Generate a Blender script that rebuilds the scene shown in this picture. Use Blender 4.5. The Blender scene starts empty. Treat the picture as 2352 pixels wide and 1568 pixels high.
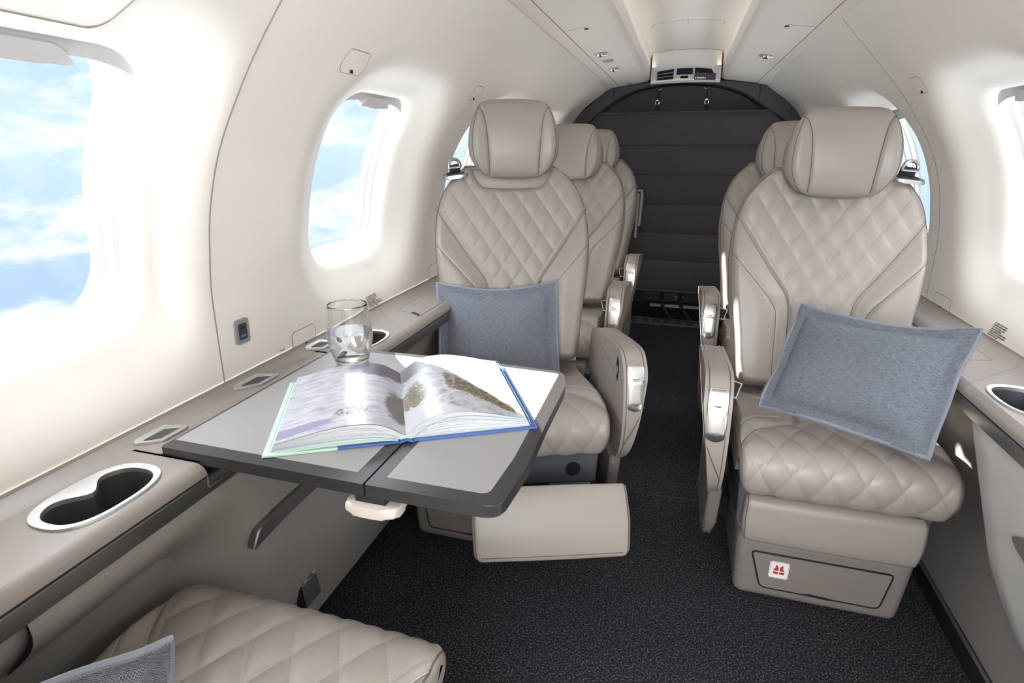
import bpy, bmesh, math, random
import numpy as np
from mathutils import Vector, Matrix
random.seed(7)
SC = bpy.context.scene
COL = SC.collection
# ---------------------------------------------------------------- camera
cam_d = bpy.data.cameras.new('camera')
cam_d.sensor_width = 36.0
cam_d.lens = 36.0 * 1280.0 / 2352.0
cam_d.clip_start = 0.02
cam = bpy.data.objects.new('camera', cam_d)
COL.objects.link(cam)
PITCH, YAW = math.radians(18.9304), math.radians(16.3117)
cam.location = (0.03, 0.0, 1.0)
cam.rotation_euler = (math.radians(90) - PITCH, 0, YAW)
SC.camera = cam
# ---------------------------------------------------------------- exposure
vs = SC.view_settings
vs.view_transform = 'Standard'
vs.look = 'None'
vs.gamma = 1.0
vs.use_curve_mapping = False
vs.exposure = 0.93
SC.cycles.use_denoising = True
SC.cycles.max_bounces = 10
SC.cycles.diffuse_bounces = 6
SC.cycles.sample_clamp_indirect = 6.0
SC.cycles.caustics_reflective = False
# ---------------------------------------------------------------- world: sky above a sea of cloud
w = bpy.data.worlds.new('sky')
SC.world = w
w.use_nodes = True
nt = w.node_tree
nt.nodes.clear()
def WN(t, **k):
    n = nt.nodes.new(t)
    for a, b in k.items(): setattr(n, a, b)
    return n
geo = WN('ShaderNodeTexCoord')
sep = WN('ShaderNodeSeparateXYZ')
nt.links.new(geo.outputs['Generated'], sep.inputs[0])
mp = WN('ShaderNodeMapping'); mp.inputs['Scale'].default_value = (3.2, 3.2, 9.0)
nt.links.new(geo.outputs['Generated'], mp.inputs[0])
nz = WN('ShaderNodeTexNoise'); nz.inputs['Scale'].default_value = 1.6; nz.inputs['Detail'].default_value = 9; nz.inputs['Roughness'].default_value = 0.62
nz.inputs['Distortion'].default_value = 0.35
nt.links.new(mp.outputs[0], nz.inputs['Vector'])
cr = WN('ShaderNodeValToRGB')
cr.color_ramp.elements[0].position = 0.47; cr.color_ramp.elements[0].color = (0, 0, 0, 1)
cr.color_ramp.elements[1].position = 0.64; cr.color_ramp.elements[1].color = (1, 1, 1, 1)
nt.links.new(nz.outputs['Fac'], cr.inputs[0])
hz = WN('ShaderNodeMapRange'); hz.inputs['From Min'].default_value = -0.30; hz.inputs['From Max'].default_value = 0.32
nt.links.new(sep.outputs['Z'], hz.inputs['Value'])
sk = WN('ShaderNodeValToRGB')
e = sk.color_ramp.elements
e[0].position = 0.0; e[0].color = (0.78, 0.84, 0.93, 1)
e[1].position = 1.0; e[1].color = (0.88, 0.93, 1.0, 1)
for pos, c in ((0.18, (0.44, 0.61, 0.90, 1)), (0.34, (0.50, 0.67, 0.93, 1)), (0.5, (0.60, 0.76, 0.94, 1)), (0.72, (0.47, 0.67, 0.94, 1))):
    q = e.new(pos); q.color = c
nt.links.new(hz.outputs[0], sk.inputs[0])
mx = WN('ShaderNodeMixRGB'); mx.inputs['Color2'].default_value = (0.95, 0.97, 1.0, 1)
nt.links.new(cr.outputs[0], mx.inputs['Fac']); nt.links.new(sk.outputs[0], mx.inputs['Color1'])
# overhead sky out of view, brightness added to light the cabin
up = WN('ShaderNodeMapRange'); up.inputs['From Min'].default_value = 0.22; up.inputs['From Max'].default_value = 0.60
up.inputs['To Min'].default_value = 0.66; up.inputs['To Max'].default_value = 5.5
nt.links.new(sep.outputs['Z'], up.inputs['Value'])
# brightness added far below, out of view, throwing light up on to the ceiling
dn = WN('ShaderNodeMapRange'); dn.inputs['From Min'].default_value = -0.30; dn.inputs['From Max'].default_value = -0.50
dn.inputs['To Min'].default_value = 0.66; dn.inputs['To Max'].default_value = 9.0
nt.links.new(sep.outputs['Z'], dn.inputs['Value'])
st_mx = WN('ShaderNodeMath', operation='MAXIMUM')
nt.links.new(up.outputs[0], st_mx.inputs[0]); nt.links.new(dn.outputs[0], st_mx.inputs[1])
bg = WN('ShaderNodeBackground')
nt.links.new(mx.outputs[0], bg.inputs['Color']); nt.links.new(st_mx.outputs[0], bg.inputs['Strength'])
wo = WN('ShaderNodeOutputWorld'); nt.links.new(bg.outputs[0], wo.inputs[0])
# ---------------------------------------------------------------- sun through the windows on the table side
def lamp(name, kind, loc, direction=None, **k):
    d = bpy.data.lights.new(name, kind)
    for a, b in k.items(): setattr(d, a, b)
    o = bpy.data.objects.new(name, d); COL.objects.link(o); o.location = loc
    if direction is not None:
        o.rotation_euler = Vector(direction).to_track_quat('-Z', 'Y').to_euler()
    return o
SUN_DIR = (1.88, -1.13, -1.0)
lamp('sun', 'SUN', (-3, 4, 3), SUN_DIR, energy=24.0, angle=math.radians(0.6), color=(1.0, 0.95, 0.87))
# added fill lamp, unseen, inside the closed front of the cabin
lamp('front_fill', 'AREA', (0.05, -0.96, 1.12), (0.0, 1, 0.0), energy=24.0, shape='RECTANGLE', size=1.1, size_y=0.6, color=(0.86, 0.92, 1.0))
# cabin ceiling wash lights hidden along the recessed ceiling channel, shining up and across
lamp('ceiling_wash_light', 'AREA', (-0.155, 1.5, 1.395), (0, 0, 1), energy=0.14, shape='RECTANGLE', size=0.02, size_y=3.4, color=(1.0, 0.86, 0.70))
lamp('ceiling_wash_light', 'AREA', (0.155, 1.5, 1.395), (0, 0, 1), energy=0.14, shape='RECTANGLE', size=0.02, size_y=3.4, color=(1.0, 0.86, 0.70))
# ---------------------------------------------------------------- materials
def newmat(name):
    m = bpy.data.materials.new(name); m.use_nodes = True
    return m, m.node_tree, m.node_tree.nodes['Principled BSDF']
def simple(name, col, rough=0.5, metal=0.0, coat=0.0, spec=0.5, bump=None, noise=None):
    m, t, b = newmat(name)
    b.inputs['Base Color'].default_value = (*col, 1)
    b.inputs['Roughness'].default_value = rough
    b.inputs['Metallic'].default_value = metal
    b.inputs['Coat Weight'].default_value = coat
    b.inputs['Specular IOR Level'].default_value = spec
    if bump:
        tc = t.nodes.new('ShaderNodeTexCoord'); n = t.nodes.new('ShaderNodeTexNoise')
        n.inputs['Scale'].default_value = bump[0]; n.inputs['Detail'].default_value = 4
        t.links.new(tc.outputs['Object'], n.inputs['Vector'])
        bp = t.nodes.new('ShaderNodeBump'); bp.inputs['Strength'].default_value = bump[1]; bp.inputs['Distance'].default_value = bump[2]
        t.links.new(n.outputs['Fac'], bp.inputs['Height']); t.links.new(bp.outputs[0], b.inputs['Normal'])
        if noise:
            mxx = t.nodes.new('ShaderNodeMixRGB'); mxx.inputs['Color1'].default_value = (*col, 1); mxx.inputs['Color2'].default_value = (*noise, 1)
            t.links.new(n.outputs['Fac'], mxx.inputs['Fac']); t.links.new(mxx.outputs[0], b.inputs['Base Color'])
    return m
M = {}
M['wall'] = simple('cream_panel', (0.88, 0.845, 0.785), 0.42, spec=0.35)
M['ceil'] = simple('cream_ceiling', (0.74, 0.69, 0.625), 0.5, spec=0.3)
M['white'] = simple('white_plastic', (0.63, 0.63, 0.625), 0.5)
M['gap'] = simple('panel_gap', (0.30, 0.265, 0.225), 0.8)
M['gapdark'] = simple('dark_gap', (0.015, 0.015, 0.018), 0.8)
M['ledge'] = simple('greige_ledge', (0.265, 0.232, 0.210), 0.38, spec=0.4, bump=(600, 0.06, 0.0005))
M['lower'] = simple('greige_panel', (0.27, 0.25, 0.235), 0.45, spec=0.4, bump=(600, 0.06, 0.0005))
M['lowerlit'] = simple('lit_greige_panel', (0.50, 0.485, 0.47), 0.45, spec=0.4, bump=(600, 0.06, 0.0005))  # lighter copy of the greige panel, window light put into its colour
M['strip'] = simple('gunmetal_strip', (0.20, 0.195, 0.19), 0.28, metal=0.7)
M['silver'] = simple('satin_silver', (0.50, 0.49, 0.475), 0.40, metal=0.85)
M['chrome'] = simple('polished_metal', (0.66, 0.66, 0.66), 0.14, metal=1.0)
M['black'] = simple('black_plastic', (0.012, 0.012, 0.015), 0.45)
M['darkcup'] = simple('dark_grey_plastic', (0.045, 0.046, 0.05), 0.5)
M['grille'] = simple('dark_grille', (0.05, 0.05, 0.055), 0.6)
M['edge'] = simple('charcoal_table_edge', (0.040, 0.042, 0.047), 0.33, spec=0.5)
M['inlay'] = simple('grey_table_inlay', (0.295, 0.286, 0.282), 0.42)
M['base'] = simple('taupe_seat_shroud', (0.195, 0.170, 0.153), 0.55)
M['pan'] = simple('dark_seat_pan', (0.085, 0.085, 0.095), 0.5)
M['cream'] = simple('cream_latch', (0.62, 0.56, 0.50), 0.4)
M['seam'] = simple('leather_seam', (0.115, 0.10, 0.088), 0.7)
M['thread'] = simple('seam_thread', (0.50, 0.46, 0.42), 0.7)
M['red'] = simple('red_print', (0.42, 0.035, 0.04), 0.5)
M['label'] = simple('white_label', (0.78, 0.76, 0.73), 0.45)
M['ink'] = simple('black_print', (0.03, 0.03, 0.03), 0.6)
M['screen'] = simple('dark_screen', (0.02, 0.023, 0.035), 0.15)
M['blue'] = simple('blue_port', (0.02, 0.25, 0.8), 0.4)
M['belt'] = simple('black_webbing', (0.02, 0.02, 0.022), 0.7)
def leather(name, col, quilt):
    m, t, b = newmat(name)
    b.inputs['Roughness'].default_value = 0.40
    b.inputs['Specular IOR Level'].default_value = 0.42
    L = t.links.new
    tc = t.nodes.new('ShaderNodeTexCoord')
    n = t.nodes.new('ShaderNodeTexVoronoi'); n.inputs['Scale'].default_value = 700
    L(tc.outputs['Object'], n.inputs['Vector'])
    bp = t.nodes.new('ShaderNodeBump'); bp.inputs['Strength'].default_value = 0.10; bp.inputs['Distance'].default_value = 0.0006
    L(n.outputs['Distance'], bp.inputs['Height']); L(bp.outputs[0], b.inputs['Normal'])
    if not quilt:
        b.inputs['Base Color'].default_value = (*col, 1)
        return m
    uv = t.nodes.new('ShaderNodeUVMap'); uv.uv_map = 'quilt'
    sx = t.nodes.new('ShaderNodeSeparateXYZ'); L(uv.outputs[0], sx.inputs[0])
    def mth(op, a, bb=None):
        q = t.nodes.new('ShaderNodeMath'); q.operation = op
        for i, v in enumerate((a, bb)):
            if v is None: continue
            if isinstance(v, (int, float)): q.inputs[i].default_value = v
            else: L(v, q.inputs[i])
        return q.outputs[0]
    def line(a, along):
        d = mth('PINGPONG', a, 0.5)                 # distance to the nearest whole number
        on = mth('LESS_THAN', d, 0.0085)
        dash = mth('GREATER_THAN', mth('FRACT', mth('MULTIPLY', along, 14.0)), 0.34)
        return mth('MULTIPLY', on, dash)
    st = mth('MAXIMUM', line(sx.outputs['X'], sx.outputs['Y']), line(sx.outputs['Y'], sx.outputs['X']))
    at = t.nodes.new('ShaderNodeAttribute'); at.attribute_name = 'quiltmask'
    st = mth('MULTIPLY', st, mth('GREATER_THAN', at.outputs['Fac'], 0.5))
    mxx = t.nodes.new('ShaderNodeMixRGB'); mxx.inputs['Color1'].default_value = (*col, 1)
    mxx.inputs['Color2'].default_value = (*[min(1, c * 1.28) for c in col], 1)
    L(st, mxx.inputs['Fac']); L(mxx.outputs[0], b.inputs['Base Color'])
    return m
LEA = (0.300, 0.263, 0.232)
M['leather'] = leather('greige_leather', LEA, False)
M['quilt'] = leather('quilted_greige_leather', LEA, True)
def carpet():
    m, t, b = newmat('speckled_carpet'); L = t.links.new
    b.inputs['Roughness'].default_value = 0.95; b.inputs['Specular IOR Level'].default_value = 0.1
    tc = t.nodes.new('ShaderNodeTexCoord')
    v = t.nodes.new('ShaderNodeTexVoronoi'); v.inputs['Scale'].default_value = 520
    n = t.nodes.new('ShaderNodeTexNoise'); n.inputs['Scale'].default_value = 260; n.inputs['Detail'].default_value = 3
    L(tc.outputs['Object'], v.inputs['Vector']); L(tc.outputs['Object'], n.inputs['Vector'])
    cr = t.nodes.new('ShaderNodeValToRGB'); e = cr.color_ramp.elements
    e[0].position = 0.30; e[0].color = (0.005, 0.005, 0.007, 1)
    e[1].position = 0.72; e[1].color = (0.125, 0.126, 0.138, 1)
    k = e.new(0.52); k.color = (0.023, 0.0235, 0.028, 1)
    L(n.outputs['Fac'], cr.inputs[0]); L(cr.outputs[0], b.inputs['Base Color'])
    bp = t.nodes.new('ShaderNodeBump'); bp.inputs['Strength'].default_value = 0.8; bp.inputs['Distance'].default_value = 0.003
    L(n.outputs['Fac'], bp.inputs['Height']); L(bp.outputs[0], b.inputs['Normal'])
    return m
M['carpet'] = carpet()
def fabric(name, c1, c2, sx, sy, bump=0.5):
    m, t, b = newmat(name); L = t.links.new
    b.inputs['Roughness'].default_value = 0.9; b.inputs['Specular IOR Level'].default_value = 0.15
    uv = t.nodes.new('ShaderNodeUVMap'); uv.uv_map = 'cloth'
    def wave(rot, sc):
        mp = t.nodes.new('ShaderNodeMapping'); mp.inputs['Rotation'].default_value = (0, 0, rot)
        L(uv.outputs[0], mp.inputs[0])
        wv = t.nodes.new('ShaderNodeTexWave'); wv.inputs['Scale'].default_value = sc; wv.inputs['Distortion'].default_value = 1.2; wv.inputs['Detail'].default_value = 2
        L(mp.outputs[0], wv.inputs['Vector']); return wv.outputs['Fac']
    a, c = wave(0.7, sx), wave(-0.9, sy)
    mu = t.nodes.new('ShaderNodeMath'); mu.operation = 'ADD'; L(a, mu.inputs[0]); L(c, mu.inputs[1])
    n = t.nodes.new('ShaderNodeTexNoise'); n.inputs['Scale'].default_value = 9; n.inputs['Detail'].default_value = 8
    mp2 = t.nodes.new('ShaderNodeMapping'); mp2.inputs['Scale'].default_value = (1, 14, 1); L(uv.outputs[0], mp2.inputs[0]); L(mp2.outputs[0], n.inputs['Vector'])
    m2 = t.nodes.new('ShaderNodeMath'); m2.operation = 'MULTIPLY_ADD'; L(mu.outputs[0], m2.inputs[0]); m2.inputs[1].default_value = 0.33
    L(n.outputs['Fac'], m2.inputs[2])
    cr = t.nodes.new('ShaderNodeValToRGB'); cr.color_ramp.elements[0].position = 0.52; cr.color_ramp.elements[0].color = (*c1, 1)
    cr.color_ramp.elements[1].position = 1.15 if False else 1.0; cr.color_ramp.elements[1].color = (*c2, 1)
    L(m2.outputs[0], cr.inputs[0]); L(cr.outputs[0], b.inputs['Base Color'])
    bp = t.nodes.new('ShaderNodeBump'); bp.inputs['Strength'].default_value = bump; bp.inputs['Distance'].default_value = 0.0012
    L(mu.outputs[0], bp.inputs['Height']); L(bp.outputs[0], b.inputs['Normal'])
    return m
M['tweed'] = fabric('blue_grey_tweed', (0.070, 0.078, 0.102), (0.33, 0.355, 0.415), 16, 16, 0.8)
def curtain_mat():
    m, t, b = newmat('charcoal_fabric'); L = t.links.new
    b.inputs['Roughness'].default_value = 0.95; b.inputs['Specular IOR Level'].default_value = 0.15
    tc = t.nodes.new('ShaderNodeTexCoord'); n = t.nodes.new('ShaderNodeTexNoise'); n.inputs['Scale'].default_value = 420
    L(tc.outputs['Object'], n.inputs['Vector'])
    mxx = t.nodes.new('ShaderNodeMixRGB'); mxx.inputs['Color1'].default_value = (0.045, 0.042, 0.045, 1); mxx.inputs['Color2'].default_value = (0.090, 0.084, 0.087, 1)
    L(n.outputs['Fac'], mxx.inputs['Fac']); L(mxx.outputs[0], b.inputs['Base Color'])
    return m
M['curtain'] = curtain_mat()
def glass(name, ior=1.45, rough=0.0, col=(1, 1, 1)):
    m, t, b = newmat(name)
    b.inputs['Base Color'].default_value = (*col, 1)
    b.inputs['Transmission Weight'].default_value = 1.0
    b.inputs['Roughness'].default_value = rough; b.inputs['IOR'].default_value = ior
    return m
M['glass'] = glass('clear_glass', 1.45)
M['water'] = glass('sparkling_water', 1.33)
def pane():
    m = bpy.data.materials.new('window_acrylic'); m.use_nodes = True; t = m.node_tree; t.nodes.clear()
    tr = t.nodes.new('ShaderNodeBsdfTransparent'); tr.inputs[0].default_value = (0.97, 0.98, 0.99, 1)
    gl = t.nodes.new('ShaderNodeBsdfGlossy'); gl.inputs['Roughness'].default_value = 0.05
    mi = t.nodes.new('ShaderNodeMixShader'); o = t.nodes.new('ShaderNodeOutputMaterial'); mi.inputs[0].default_value = 0.03
    t.links.new(tr.outputs[0], mi.inputs[1]); t.links.new(gl.outputs[0], mi.inputs[2]); t.links.new(mi.outputs[0], o.inputs[0])
    return m
M['pane'] = pane()
def brushed():
    m, t, b = newmat('brushed_charcoal_veneer'); L = t.links.new
    tc = t.nodes.new('ShaderNodeTexCoord'); mp = t.nodes.new('ShaderNodeMapping'); mp.inputs['Scale'].default_value = (260, 14, 60)
    L(tc.outputs['Object'], mp.inputs[0])
    n = t.nodes.new('ShaderNodeTexNoise'); n.inputs['Scale'].default_value = 1; n.inputs['Detail'].default_value = 3; L(mp.outputs[0], n.inputs['Vector'])
    mxx = t.nodes.new('ShaderNodeMixRGB'); mxx.inputs['Color1'].default_value = (0.022, 0.022, 0.024, 1); mxx.inputs['Color2'].default_value = (0.045, 0.044, 0.045, 1)
    L(n.outputs['Fac'], mxx.inputs['Fac']); L(mxx.outputs[0], b.inputs['Base Color'])
    b.inputs['Roughness'].default_value = 0.32
    return m
M['edge'] = brushed()
# ---------------------------------------------------------------- mesh helpers
def link(o, parent=None):
    COL.objects.link(o)
    if parent is not None: o.parent = parent
    return o
def mk(name, V, F, mat, parent=None, smooth=True, uv=None, attr=None, auto=None):
    me = bpy.data.meshes.new(name)
    me.from_pydata([tuple(map(float, v)) for v in V], [], [tuple(int(i) for i in f) for f in F])
    if uv is not None:
        nm, arr = uv
        lay = me.uv_layers.new(name=nm)
        vi = np.zeros(len(me.loops), dtype=np.int32); me.loops.foreach_get('vertex_index', vi)
        lay.data.foreach_set('uv', np.asarray(arr, dtype=np.float32)[vi].ravel())
    if attr is not None:
        nm, arr = attr
        a = me.attributes.new(nm, 'FLOAT', 'POINT'); a.data.foreach_set('value', np.asarray(arr, dtype=np.float32))
    bm = bmesh.new(); bm.from_mesh(me); bmesh.ops.recalc_face_normals(bm, faces=bm.faces); bm.to_mesh(me); bm.free()
    mats = mat if isinstance(mat, (list, tuple)) else [mat]
    for mm in mats: me.materials.append(M[mm])
    me.polygons.foreach_set('use_smooth', [bool(smooth)] * len(me.polygons))
    if auto is not None:
        try: me.set_sharp_from_angle(angle=math.radians(auto))
        except Exception: pass
    me.update()
    return link(bpy.data.objects.new(name, me), parent)
def frombm(name, bm, mat, parent=None, smooth=True, auto=35):
    me = bpy.data.meshes.new(name)
    bmesh.ops.recalc_face_normals(bm, faces=bm.faces)
    bm.to_mesh(me); bm.free()
    for mm in (mat if isinstance(mat, (list, tuple)) else [mat]): me.materials.append(M[mm])
    me.polygons.foreach_set('use_smooth', [bool(smooth)] * len(me.polygons))
    if smooth and auto is not None: me.set_sharp_from_angle(angle=math.radians(auto))
    o = link(bpy.data.objects.new(name, me), parent)
    if smooth:
        md = o.modifiers.new('face_weighted', 'WEIGHTED_NORMAL'); md.keep_sharp = True
    return o
def tag(o, label=None, cat=None, group=None, kind=None):
    if label: o['label'] = label
    if cat: o['category'] = cat
    if group: o['group'] = group
    if kind: o['kind'] = kind
    return o
def empty(name, loc=(0, 0, 0), rz=0.0):
    o = bpy.data.objects.new(name, None); COL.objects.link(o); o.location = loc; o.rotation_euler = (0, 0, rz)
    o.empty_display_size = 0.05
    return o
class MB:
    """collects simple solids into one mesh"""
    def __init__(s): s.V = []; s.F = []
    def add(s, V, F):
        k = len(s.V); s.V += [tuple(v) for v in V]; s.F += [tuple(i + k for i in f) for f in F]; return s
    def tube(s, pts, r, n=6, closed=False):
        pts = [Vector(p) for p in pts]; N = len(pts); V = []; F = []
        up = None
        for i, p in enumerate(pts):
            a = pts[(i - 1) % N] if (closed or i > 0) else p; b = pts[(i + 1) % N] if (closed or i < N - 1) else p
            t = (b - a).normalized()
            if up is None:
                up = t.orthogonal().normalized()
            up = (up - t * up.dot(t))
            up = up.normalized() if up.length > 1e-9 else t.orthogonal().normalized()
            sd = t.cross(up)
            rr = r[i] if isinstance(r, (list, tuple)) else r
            for k in range(n):
                an = 2 * math.pi * k / n
                V.append(p + (up * math.cos(an) + sd * math.sin(an)) * rr)
        m = N if closed else N - 1
        for i in range(m):
            for k in range(n):
                F.append((i * n + k, i * n + (k + 1) % n, ((i + 1) % N) * n + (k + 1) % n, ((i + 1) % N) * n + k))
        if not closed:
            F.append(tuple(range(n))); F.append(tuple((N - 1) * n + k for k in reversed(range(n))))
        return s.add(V, F)
    def box(s, c, d, rot=None):
        V = []
        for x in (-1, 1):
            for y in (-1, 1):
                for z in (-1, 1):
                    v = Vector((x * d[0] / 2, y * d[1] / 2, z * d[2] / 2))
                    if rot is not None: v = rot @ v
                    V.append(v + Vector(c))
        return s.add(V, [(0, 1, 3, 2), (4, 6, 7, 5), (0, 4, 5, 1), (2, 3, 7, 6), (0, 2, 6, 4), (1, 5, 7, 3)])
    def build(s, name, mat, parent=None, smooth=True, auto=40): return mk(name, s.V, s.F, mat, parent, smooth, auto=auto)
def rbox(name, c, d, bev, mat, parent=None, rot=None, seg=3):
    bm = bmesh.new(); bmesh.ops.create_cube(bm, size=1)
    for v in bm.verts: v.co = Vector((v.co.x * d[0], v.co.y * d[1], v.co.z * d[2]))
    bmesh.ops.bevel(bm, geom=bm.edges[:], offset=bev, segments=seg, profile=0.5, affect='EDGES')
    for v in bm.verts:
        if rot is not None: v.co = rot @ v.co
        v.co += Vector(c)
    return frombm(name, bm, mat, parent)
def prism(name, pts2, axis, a, b, bev, mat, parent=None, seg=3, auto=35, xf=None):
    """closed outline pts2 extruded along an axis from a to b; axis 'x': pts=(y,z), 'y': pts=(x,z), 'z': pts=(x,y)"""
    def P(u, v, t): return {'x': (t, u, v), 'y': (u, t, v), 'z': (u, v, t)}[axis]
    bm = bmesh.new()
    A = [bm.verts.new(P(u, v, a)) for u, v in pts2]; B = [bm.verts.new(P(u, v, b)) for u, v in pts2]
    n = len(pts2)
    f1 = bm.faces.new(A); f2 = bm.faces.new(B[::-1])
    for i in range(n): bm.faces.new((A[i], B[i], B[(i + 1) % n], A[(i + 1) % n]))
    if bev > 0:
        ed = list({e for f in (f1, f2) for e in f.edges})
        bmesh.ops.bevel(bm, geom=ed, offset=bev, segments=seg, profile=0.5, affect='EDGES', clamp_overlap=True)
    if xf is not None:
        for v in bm.verts: v.co = Vector(xf(v.co))
    return frombm(name, bm, mat, parent, auto=auto)
def rrect(cx, cy, w, h, r, n=6):
    """rounded rectangle loop, counter-clockwise"""
    r = min(r, w / 2 - 1e-5, h / 2 - 1e-5); P = []
    for (sx, sy, a0) in ((1, 1, 0), (-1, 1, 90), (-1, -1, 180), (1, -1, 270)):
        for k in range(n + 1):
            a = math.radians(a0 + 90 * k / n)
            P.append((cx + sx * (w / 2 - r) + r * math.cos(a), cy + sy * (h / 2 - r) + r * math.sin(a)))
    return P
def smooth_loop(pts, it=2):
    P = [np.array(p, float) for p in pts]
    for _ in range(it):
        Q = []
        for i in range(len(P)):
            a, b = P[i], P[(i + 1) % len(P)]
            Q += [0.75 * a + 0.25 * b, 0.25 * a + 0.75 * b]
        P = Q
    return [tuple(p) for p in P]
def spline(pts, n):
    """Catmull-Rom through pts, resampled evenly to n points"""
    P = np.array(pts, float); P = np.vstack([2 * P[0] - P[1], P, 2 * P[-1] - P[-2]])
    out = []
    for i in range(1, len(P) - 2):
        for t in np.linspace(0, 1, 24, endpoint=False):
            a, b, c, d = P[i - 1], P[i], P[i + 1], P[i + 2]
            out.append(0.5 * (2 * b + (c - a) * t + (2 * a - 5 * b + 4 * c - d) * t * t + (3 * b - a - 3 * c + d) * t ** 3))
    out.append(P[-2]); out = np.array(out)
    L = np.concatenate([[0], np.cumsum(np.linalg.norm(np.diff(out, axis=0), axis=1))])
    s = np.linspace(0, L[-1], n)
    return np.stack([np.interp(s, L, out[:, k]) for k in range(out.shape[1])], 1), L[-1]
def sstep(x): x = np.clip(x, 0, 1); return x * x * (3 - 2 * x)
def seg_dist(X, S, poly):
    """distance from points (X,S) to a polyline"""
    D = np.full(np.shape(X), 9.0)
    for (a, b) in zip(poly[:-1], poly[1:]):
        ax, ay = a; bx, by = b; dx, dy = bx - ax, by - ay
        t = np.clip(((X - ax) * dx + (S - ay) * dy) / (dx * dx + dy * dy + 1e-12), 0, 1)
        D = np.minimum(D, np.hypot(X - ax - t * dx, S - ay - t * dy))
    return D
def uspace(n, R, half):
    """-1..1 samples, finer near both ends where the edge rolls over"""
    k = max(4, n // 10); f = min(0.45, R / half)
    th = np.linspace(0, math.pi / 2, k + 1)
    end = 1 - f * (1 - np.sin(th)) if False else 1 - f + f * np.sin(th)
    mid = np.linspace(-(1 - f), 1 - f, n - 2 * k)
    return np.concatenate([-end[::-1], mid[1:-1], end])
class Pad:
    """upholstered pad: a profile curve (y,z) swept over a width, edges rolled, closed at the back"""
    def __init__(s, prof, hw, th, R, disp=None, cx=0.0, n=160, crown=0.0, endR=None):
        s.pr, s.L = spline(prof, 400); s.S = np.linspace(0, s.L, 400)
        d = np.gradient(s.pr, axis=0); d /= np.linalg.norm(d, axis=1)[:, None]
        s.nr = np.stack([-d[:, 1], d[:, 0]], 1)
        # light smoothing of the normals
        ker = np.ones(21) / 21
        for k in range(2): s.nr[:, k] = np.convolve(np.pad(s.nr[:, k], 10, mode='edge'), ker, 'valid')
        s.nr /= np.linalg.norm(s.nr, axis=1)[:, None]
        h = np.array(hw, float); s.hS = h[:, 0] * s.L; s.hW = h[:, 1]
        hs = np.interp(s.S, s.hS, s.hW); k2 = np.ones(31) / 31
        s.hs = np.convolve(np.pad(hs, 15, mode='edge'), k2, 'valid')
        s.th, s.R, s.disp, s.cx, s.n, s.crown = th, R, disp, cx, n, crown
        s.endR = endR if endR is not None else R
    def hwf(s, S): return np.interp(S, s.S, s.hs)
    def base(s, S):
        y = np.interp(S, s.S, s.pr[:, 0]); z = np.interp(S, s.S, s.pr[:, 1])
        ny = np.interp(S, s.S, s.nr[:, 0]); nz = np.interp(S, s.S, s.nr[:, 1])
        return y, z, ny, nz
    def P(s, X, S, off=0.0):
        X = np.asarray(X, float); S = np.asarray(S, float)
        y, z, ny, nz = s.base(S); hw = s.hwf(S)
        a = np.clip(1 - (hw - np.abs(X)) / s.R, 0, 1)
        b = np.clip(1 - np.minimum(S, s.L - S) / s.endR, 0, 1)
        k = np.clip(np.hypot(a, b), 0, 1)
        d = off - s.R * (1 - np.sqrt(np.clip(1 - k * k, 0, 1)))
        d = d + s.crown * (1 - (X / hw) ** 2)
        if s.disp is not None: d = d + s.disp(X, S) * (1 - k ** 3)
        return np.stack([X + s.cx, y + ny * d, z + nz * d], -1)
    def s_at_z(s, z): return float(np.interp(z, s.pr[:, 1], s.S))
    def build(s, name, mat, parent=None, uvf=None, maskf=None, nv=None):
        nu = s.n; nv = nv or s.n
        u = uspace(nu, s.R, float(np.max(s.hs))); v = (uspace(nv, s.endR, s.L / 2) + 1) / 2
        nu, nv = len(u), len(v)
        S = v[:, None] * s.L * np.ones((1, nu)); X = u[None, :] * s.hwf(S)
        G = s.P(X, S).reshape(-1, 3)
        y, z, ny, nz = s.base(v * s.L)
        V = [G]
        F = [(j * nu + i, j * nu + i + 1, (j + 1) * nu + i + 1, (j + 1) * nu + i) for j in range(nv - 1) for i in range(nu - 1)]
        # back rows: follow the outline at full thickness
        hb = s.hwf(v * s.L); uu = np.linspace(-1, 1, 9)
        B = np.stack([(uu[None, :] * hb[:, None] + s.cx), (y - ny * s.th)[:, None] + 0 * uu[None, :], (z - nz * s.th)[:, None] + 0 * uu[None, :]], -1)
        ob = nu * nv; V.append(B.reshape(-1, 3))
        for j in range(nv - 1):
            for i in range(8):
                F.append((ob + j * 9 + i, ob + (j + 1) * 9 + i, ob + (j + 1) * 9 + i + 1, ob + j * 9 + i + 1))
            F.append((j * nu, (j + 1) * nu, ob + (j + 1) * 9, ob + j * 9))
            F.append((j * nu + nu - 1, ob + j * 9 + 8, ob + (j + 1) * 9 + 8, (j + 1) * nu + nu - 1))
        for j, rev in ((0, False), (nv - 1, True)):
            top = [j * nu + i for i in range(nu)]; bot = [ob + j * 9 + i for i in range(9)]
            poly = top + bot[::-1]
            F.append(tuple(poly if rev else poly[::-1]))
        V = np.vstack(V)
        uv = at = None
        if uvf is not None:
            q = np.zeros((len(V), 2)); q[:] = 0.5
            q[:ob] = uvf(X.ravel(), S.ravel()); uv = ('quilt', q)
            mk_ = np.zeros(len(V)); mk_[:ob] = maskf(X.ravel(), S.ravel()); at = ('quiltmask', mk_)
        return mk(name, V, F, mat, parent, True, uv, at, auto=50)
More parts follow.
